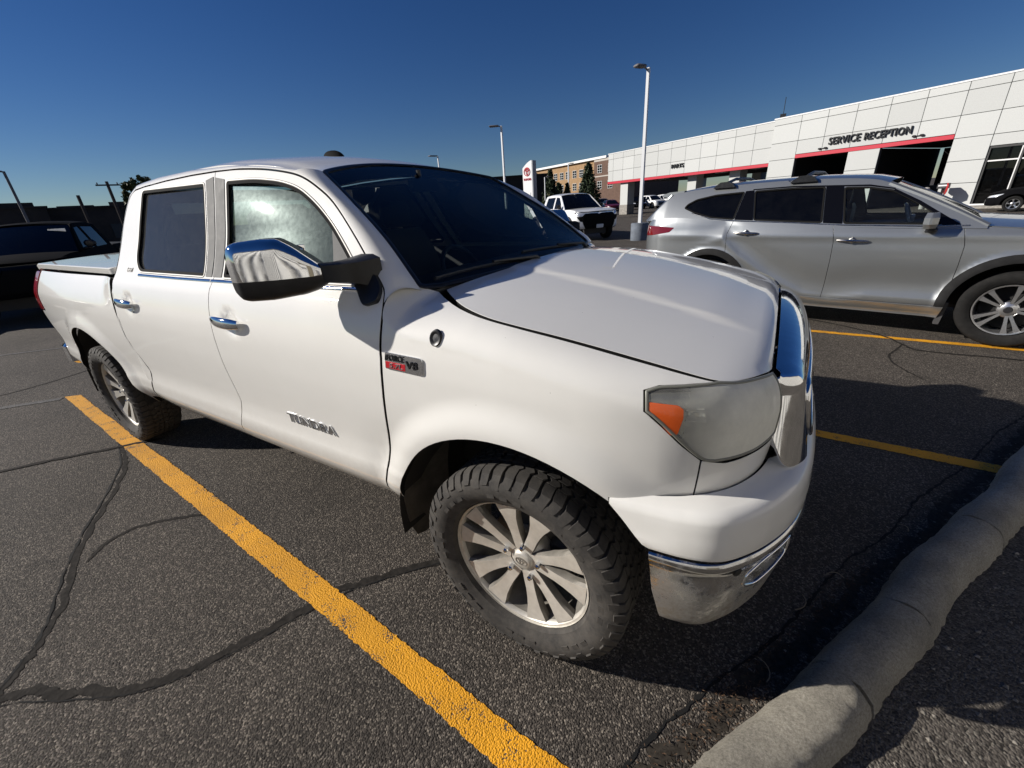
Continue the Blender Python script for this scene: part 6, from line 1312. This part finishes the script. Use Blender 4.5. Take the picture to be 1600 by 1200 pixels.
def wheel_simple(n, mA, mB, rr, w=.11, twin=False, sw=1.0, tw=.16):
    def mk(T, R):
        b = MB(); r = R * rr; b.lathe([(r + .004, -w - .002), (r - .008, -w), (r - .018, -w + .03), (r - .03, w), (r, w)], 40, 'y'); b.lathe([(.001, -w + .012), (.05, -w + .012), (.075, -w + .03), (.08, .02), (.001, .03)], 24, 'y'); o = b.build('wheel', mA, T, smooth=40)
        tyre_mesh(R, w + .012, r + .001, 'tyre', M['tyre_clean'], o, rugged=False); b = MB(); b.lathe([(.001, 0), (r - .04, .0), (r - .04, .03)], 24, 'y'); b.build('brake_disc', M['under'], o); s0 = None
        for k in range(n):
            offs = (-tw, tw) if twin else (0,)
            for e in offs:
                if s0 is None:
                    V = []
                    for rad, hw, h in ((.045, .020, -w + .02), (r * .55, .020, -w + .012), (r * .80, .028, -w + .006), (r - .008, .040, -w + .004)):
                        for q, dh in ((-1.1, .045), (-1, 0), (1, 0), (1.1, .045)): V.append((rad, h + dh, q * hw * sw))
                    m = MB(); m.V = V; m.F = [(i * 4 + j, i * 4 + j + 1, i * 4 + 5 + j, i * 4 + 4 + j) for i in range(3) for j in range(3)]; m.M = [1 if j != 1 else 0 for i in range(3) for j in range(3)]; s0 = m.build('spoke', [mA, mB], o, smooth=30); s = s0
                else: s = link(s0.copy()); s.parent = o
                s.rotation_euler = (0, 2 * math.pi * k / n + e, 0)
        b = MB(); b.lathe([(.001, -w + .004), (.026, -w + .004), (.034, -w + .014)], 20, 'y'); b.build('hub_cap', mB, o); return o
    return mk
S_W = 1.0
def build_vehicles():
    sil = M['silver']; blk = M['gloss_black']
    M['mid_grey'] = mat('dark_grey_trim', (.06, .06, .062), .5)
    def bump(x, z):     # haunch over the rear wheel flowing into a scooped door
        k = np.interp(x, [-3.4, -2.9, -2.72, -2.5, -2.1, -1.7, -1.45, -1.1, -.6], [.95, 1.0, 1.04, .85, .585, .40, .36, .43, .44]); a = sstep(-3.2, -2.6, x) * sstep(-.15, -.6, x)
        return -.022 * a * np.exp(-((z - k - .15) / .13)**2) + .012 * a * np.exp(-((z - k + .03) / .05)**2) + .012 * np.exp(-((z - 1.06) / .05)**2) * sstep(-3.9, -3.0, x)
    blkwin = M['glass_dark']
    def hl_extra(T, c):
        for x in (-1.95, -2.85):
            for my in (-1, 1):
                p = c.gh(np.array([[x, 1.650]]))[0]; b = MB(); pr = [(-.15, -.01), (.13, -.01), (.09, .04), (.03, .062), (-.06, .06), (-.12, .02)]; b.prism([(p[0] + u, my * (p[1] - .02), p[2] + v) for u, v in pr], (0, 0, 0), (0, my * .07, 0)); b.build('roof_rack_foot', M['black_plastic'], T)
            b = MB(); y = p[1] - .05; b.tube([(x, -y, 1.70), (x, -y * .5, 1.745), (x, y * .5, 1.745), (x, y, 1.70)], .02, 8); b.build('roof_rack_bar', M['black_plastic'], T)
        b = MB(); V = []
        for t in np.linspace(-1, 1, 13): y = .66 * t; d = .05 * (1 - abs(t)**3); V += [(-3.40, y, 1.640), (-3.62 - d, y, 1.632), (-3.74 - d, y, 1.600), (-3.72 - d, y, 1.575), (-3.45, y, 1.55)]
        b.add(V, [(i * 5 + j, i * 5 + (j + 1) % 5, i * 5 + 5 + (j + 1) % 5, i * 5 + 5 + j) for i in range(12) for j in range(5)] + [(0, 1, 2, 3, 4), (60, 61, 62, 63, 64)]); b.build('rear_spoiler', sil, T, smooth=40)
        for hx, hz in ((-2.43, 1.092), (-1.33, 1.007)):
            b = MB(); y = c.fn(np.array([[c.s(hx), hz]]))[0][1]; b.tube([(hx + u, -(y + .032 - .9 * u * u), hz - .035 * u) for u in np.linspace(-.14, .14, 11)], [.011, .014, .015, .016, .016, .016, .016, .016, .015, .014, .011], 8); b.tube([(hx - .05, -(y + .001), hz), (hx, -(y + .006), hz + .004), (hx + .05, -(y + .001), hz)], [.006, .040, .006], 12); b.build('door_handle', M['dull_chrome'], T)
        b = MB(); b.prism([(-.470, -.93, .40), (-.415, -.93, .40), (-.44, -.93, .17), (-.485, -.93, .17)], (0, 0, 0), (0, .16, 0)); b.build('mud_flap', M['mid_grey'], T)
        for my in (-1, 1): ribbon('belt_trim', [(-3.2, 1.345), (-2.93, 1.268), (-2.638, 1.238), (-2.383, 1.225), (-1.944, 1.201), (-1.44, 1.168), (-.75, 1.146), (-.46, 1.150)], c.gh, .014, .006, M['dull_chrome'], T, my=my, res=.05)
    H = dict(W=.965, wb=2.85, xf=.95, xr=-4.0, rt=.375, ra=.452, zb=.27, bows=(.16, .10, .60, .45), fl=.030, crown=.065, cladding=.07, rocker=sil, bump=bump,
        zs=[(-4.1, 1.22), (-3.9, 1.27), (-3.4, 1.30), (-2.9, 1.255), (-2.64, 1.236), (-2.38, 1.223), (-1.94, 1.199), (-1.44, 1.166), (-1.0, 1.147), (-.5, 1.146), (-.2, 1.125), (.3, 1.075), (.65, 1.0), (.88, .90), (1.0, .84)],
        prof=[(0, -.065), (.07, -.028), (.14, -.012), (.3, -.006), (.55, 0), (.70, -.001), (.84, -.010), (.93, -.024), (1, -.046)],
        cuts=[[(-2.60, .2), (-2.60, .60), (-2.65, .845), (-2.665, 1.086), (-2.612, 1.25), (-2.6, 1.4)], [(-1.512, .2), (-1.498, .507), (-1.492, .767), (-1.501, 1.013), (-1.545, 1.19), (-1.56, 1.4)], [(-.49, .2), (-.464, .352), (-.458, .554), (-.447, .746), (-.449, .959), (-.494, 1.155), (-.50, 1.4)]], cutnames=['quarter_panel', 'rear_door', 'front_door', 'front_fender'],
        gz=(1.18, 1.66), gy=(.915, .64), ws=((-.34, 1.14), (-1.16, 1.562)), bl=((-3.90, 1.24), (-3.56, 1.575)),
        gside=[(-.34, 1.14), (-.553, 1.262), (-.825, 1.420), (-1.16, 1.575), (-1.32, 1.622), (-1.6, 1.652), (-2.0, 1.668), (-2.5, 1.668), (-3.1, 1.650), (-3.4, 1.620), (-3.56, 1.578), (-3.90, 1.24)],
        wins=[[(-.655, 1.16), (-.75, 1.285), (-.88, 1.375), (-1.097, 1.500), (-1.321, 1.545), (-1.548, 1.558), (-1.455, 1.182)], [(-1.655, 1.194), (-1.728, 1.576), (-2.058, 1.586), (-2.476, 1.580), (-2.387, 1.238)], [(-2.625, 1.250), (-2.590, 1.578), (-2.945, 1.563), (-3.187, 1.520), (-3.300, 1.462), (-3.330, 1.412), (-3.16, 1.343), (-2.93, 1.280)]],
        gtrim=[([(-1.463, 1.182), (-1.553, 1.566), (-1.722, 1.580), (-1.648, 1.194)], blk, .003), ([(-2.394, 1.238), (-2.484, 1.586), (-2.582, 1.583), (-2.618, 1.250)], blk, .003), ([(-1.10, 1.512), (-.87, 1.386), (-.64, 1.235), (-.52, 1.160), (-.655, 1.155), (-.76, 1.285), (-.90, 1.375), (-1.11, 1.494)], blk, .003), ([(-1.10, 1.508), (-1.32, 1.552), (-1.56, 1.566), (-2.06, 1.592), (-2.50, 1.588), (-2.50, 1.600), (-2.06, 1.606), (-1.56, 1.580), (-1.32, 1.568), (-1.10, 1.520)], blk, .002)],
        seats=[(-1.62, -.38), (-1.62, .38)], pale_wheel=True, wsm=M['glass_clear'], apm=sil, wsbow=((.06, .0), (.03, .02)), wmats=[M['glass_clear'], M['glass_dark'], M['glass_dark']], mir=(-.74, 1.205), rc=.035,
        side_bits=[('tail_lamp', [(-3.95, 1.20), (-3.63, 1.188), (-3.385, 1.168), (-3.45, 1.11), (-3.70, 1.070), (-3.93, 1.045)], M['dark_red'], .004, True), ('head_lamp', [(.40, .93), (.80, .845), (.94, .80), (.94, .74), (.70, .78)], M['lamp_white'], .004, True)],
        front_bits=[('grille', [(-.62, .74), (.62, .74), (.70, .55), (.55, .42), (-.55, .42), (-.70, .55)], M['black'], .01)], rear_bits=[('number_plate', [(-.26, .98), (.26, .98), (.26, .84), (-.26, .84)], M['plate'], .01)],
        wheel=wheel_simple(5, M['alloy_bright'], M['alloy_black'], .64, .115, True, .62, .19), extra=hl_extra, steer=-.05)
    build_car(H, (2.857, 4.852, 0), -.2253, 'silver crossover car parked sideways behind the white pickup with a roof rack', 'car', None, sil, res=.035, name='parked_car', glassm=M['glass_dark'])
    # ---------------- white late-model pickup
    wheel_t = wheel_simple(6, M['alloy_black'], M['alloy_black'], .60, .12); wheel_s = wheel_simple(5, M['alloy_bright'], M['alloy_black'], .62, .10)
    def pk(paint_trim, chrome_grille=False):
        return dict(W=1.0, wb=3.70, xf=1.0, xr=-4.85, rt=.41, ra=.53, zb=.48, bows=(.10, .04, .35, .22), fl=.035, crown=.05, cladding=paint_trim,
            zs=[(-4.9, 1.32), (-3, 1.32), (-2.95, 1.28), (-1.4, 1.26), (-.6, 1.26), (-.1, 1.26), (.5, 1.22), (.8, 1.17), (1.05, 1.08)], gz=(1.26, 1.90), gy=(.93, .70), ws=((-.50, 1.27), (-1.25, 1.84)), bl=((-2.90, 1.27), (-2.75, 1.83)),
            gside=[(-.50, 1.27), (-.9, 1.60), (-1.25, 1.845), (-1.5, 1.885), (-2.2, 1.90), (-2.65, 1.87), (-2.80, 1.80), (-2.90, 1.27)], wins=[[(-.78, 1.32), (-1.0, 1.55), (-1.28, 1.78), (-1.62, 1.81), (-1.60, 1.32)], [(-1.72, 1.32), (-1.74, 1.81), (-2.58, 1.80), (-2.66, 1.34)]], gsmooth=True, bed=-2.95, mir=(-.78, 1.42), mirm=M['black_plastic'], rc=.05,
            side_bits=[('head_lamp', [(.55, 1.15), (1.22, 1.13), (1.20, 1.02), (.80, 1.02)], M['lamp_white'], .006, True), ('lamp_recess', [(.74, .99), (1.12, .99), (1.02, .76), (.86, .80)], M['matte_black'], .006, True), ('tail_lamp', [(-4.86, 1.25), (-4.70, 1.25), (-4.72, .98), (-4.86, .98)], M['red_lens'], .006, True)],
            front_bits=[('grille', [(-.66, 1.09), (.66, 1.09), (.80, .98), (.76, .74), (.66, .52), (-.66, .52), (-.76, .74), (-.80, .98)], M['matte_black'], .014), ('number_plate', [(-.16, .66), (.16, .66), (.16, .53), (-.16, .53)], M['plate'], .03)], wheel=wheel_t)
    W_ = pk(.075); build_car(W_, (-6.6, 16.6, 0), R_(-40), 'white late-model pickup with black grille and flares parked beside the light pole base', 'pickup truck', None, M['white_far'], res=.07, name='pickup_truck', trim_detail=False)
    D_ = pk(0); D_['side_bits'] = [(n_, pl, M['gloss_black'] if n_ == 'head_lamp' else m_, o, b_) for n_, pl, m_, o, b_ in D_['side_bits']]; D_['front_bits'] = [('grille', [(-.70, 1.05), (.70, 1.05), (.66, .62), (-.66, .62)], M['matte_black'], .014)]
    def stick(T, c): b = MB(); b.box((-1.03, .52, 1.74), (.02, .30, .07), 0); b.build('windshield_sticker', M['lamp_white'], T)
    D_['extra'] = stick
    build_car(D_, (-13.0, .45, 0), R_(-30), 'black pickup with a wide windshield parked behind the white pickup bed', 'pickup truck', None, M['black_paint'], res=.10, name='pickup_truck', trim_detail=False, wheel=wheel_t)
    D2 = pk(0); D2['side_bits'] = D_['side_bits']; build_car(D2, (-14.2, -2.6, 0), R_(-30), 'dark car only just showing at the left edge of the picture', 'pickup truck', None, M['grey_paint'], res=.14, name='pickup_truck', trim_detail=False, wheel=wheel_t)
    D3 = pk(0); build_car(D3, (-8.1, 10.6, 0), R_(6), 'dark teal pickup seen dimly through the white pickup windshield', 'pickup truck', None, M['teal_paint'], res=.10, name='pickup_truck', trim_detail=False, wheel=wheel_s)
    # ---------------- generic cars
    SED = dict(W=.90, wb=2.70, xf=.88, xr=-3.72, rt=.32, ra=.39, zb=.24, fl=.02, crown=.06, zs=[(-3.8, .98), (-3.3, 1.03), (-2.6, .98), (-1.2, .93), (-.4, .92), (.2, .86), (.6, .76), (.9, .64)], gz=(.93, 1.44), gy=(.86, .58), ws=((-.25, .92), (-1.05, 1.36)), bl=((-3.25, 1.02), (-2.55, 1.38)),
        gside=[(-.25, .92), (-.65, 1.17), (-1.05, 1.365), (-1.4, 1.44), (-1.9, 1.45), (-2.55, 1.385), (-3.25, 1.02)], wins=[[(-.62, .98), (-.85, 1.17), (-1.12, 1.33), (-1.62, 1.385), (-1.64, .99)], [(-1.72, .99), (-1.72, 1.385), (-2.35, 1.35), (-2.75, 1.10), (-2.6, 1.02)]], side_bits=[('head_lamp', [(.35, .74), (.80, .66), (.84, .58), (.55, .62)], M['lamp_white'], .005, True), ('tail_lamp', [(-3.70, .93), (-3.35, .93), (-3.40, .82), (-3.70, .80)], M['dark_red'], .005, True)], front_bits=[('grille', [(-.5, .50), (.5, .50), (.42, .34), (-.42, .34)], M['black'], .006)], wheel=wheel_s)
    SUV = dict(W=.94, wb=2.75, xf=.90, xr=-3.72, rt=.36, ra=.43, zb=.27, fl=.025, crown=.06, cladding=.06, zs=[(-3.8, 1.12), (-3.3, 1.15), (-1.2, 1.06), (-.3, 1.05), (.3, 1.0), (.7, .93), (.95, .82)], gz=(1.06, 1.66), gy=(.89, .64), ws=((-.25, 1.05), (-1.0, 1.55)), bl=((-3.62, 1.15), (-3.35, 1.55)),
        gside=[(-.25, 1.05), (-.65, 1.34), (-1.0, 1.56), (-1.4, 1.65), (-2.2, 1.67), (-3.0, 1.63), (-3.35, 1.55), (-3.62, 1.15)], wins=[[(-.62, 1.11), (-.85, 1.33), (-1.1, 1.53), (-1.58, 1.58), (-1.58, 1.13)], [(-1.68, 1.13), (-1.68, 1.58), (-2.42, 1.58), (-2.46, 1.16)], [(-2.56, 1.17), (-2.52, 1.58), (-3.1, 1.52), (-3.25, 1.24)]], side_bits=[('head_lamp', [(.50, .90), (.86, .84), (.86, .74), (.60, .78)], M['lamp_white'], .005, True), ('tail_lamp', [(-3.70, 1.10), (-3.45, 1.10), (-3.48, .92), (-3.70, .90)], M['dark_red'], .005, True)], front_bits=[('grille', [(-.55, .78), (.55, .78), (.5, .42), (-.5, .42)], M['black'], .006)], wheel=wheel_s)
    bs = dict(SED); build_car(bs, (9.3, 26.5, 0), R_(163), 'black hatchback nosing in at the right edge before the showroom window', 'car', None, M['black_paint'], res=.09, name='parked_car', trim_detail=False)
    g = 'cars parked beyond the canopy'
    far = [(SED, -18.7, 56.5, -58, M['maroon'], 'dark red car left of the first canopy pillar'), (SUV, -21.2, 60, -60, M['grey_paint'], 'grey car behind the dark red one'), (SUV, -16.6, 61.0, -62, M['black_paint'], 'black car just right of the first canopy pillar'), (SUV, -14.2, 62.0, -40, M['white_far'], 'white car directly behind the tall light pole'), (SUV, -12.0, 63.0, -38, M['white_far'], 'white crossover right of the tall light pole under the canopy'),
        (SUV, -9.8, 64.0, -60, M['black_paint'], 'black car at the right end of the row beyond the canopy'), (SED, -23.5, 61, -60, M['white_far'], 'white car beyond the conical tree')]
    for S, x, y, h, p, lab in far: build_car(dict(S), (x, y, 0), R_(h), lab, 'car', g, p, res=.16, name='parked_car', trim_detail=False)
build_ground(); build_dealership(); build_surroundings()
TRUCK = build_truck()
build_vehicles()
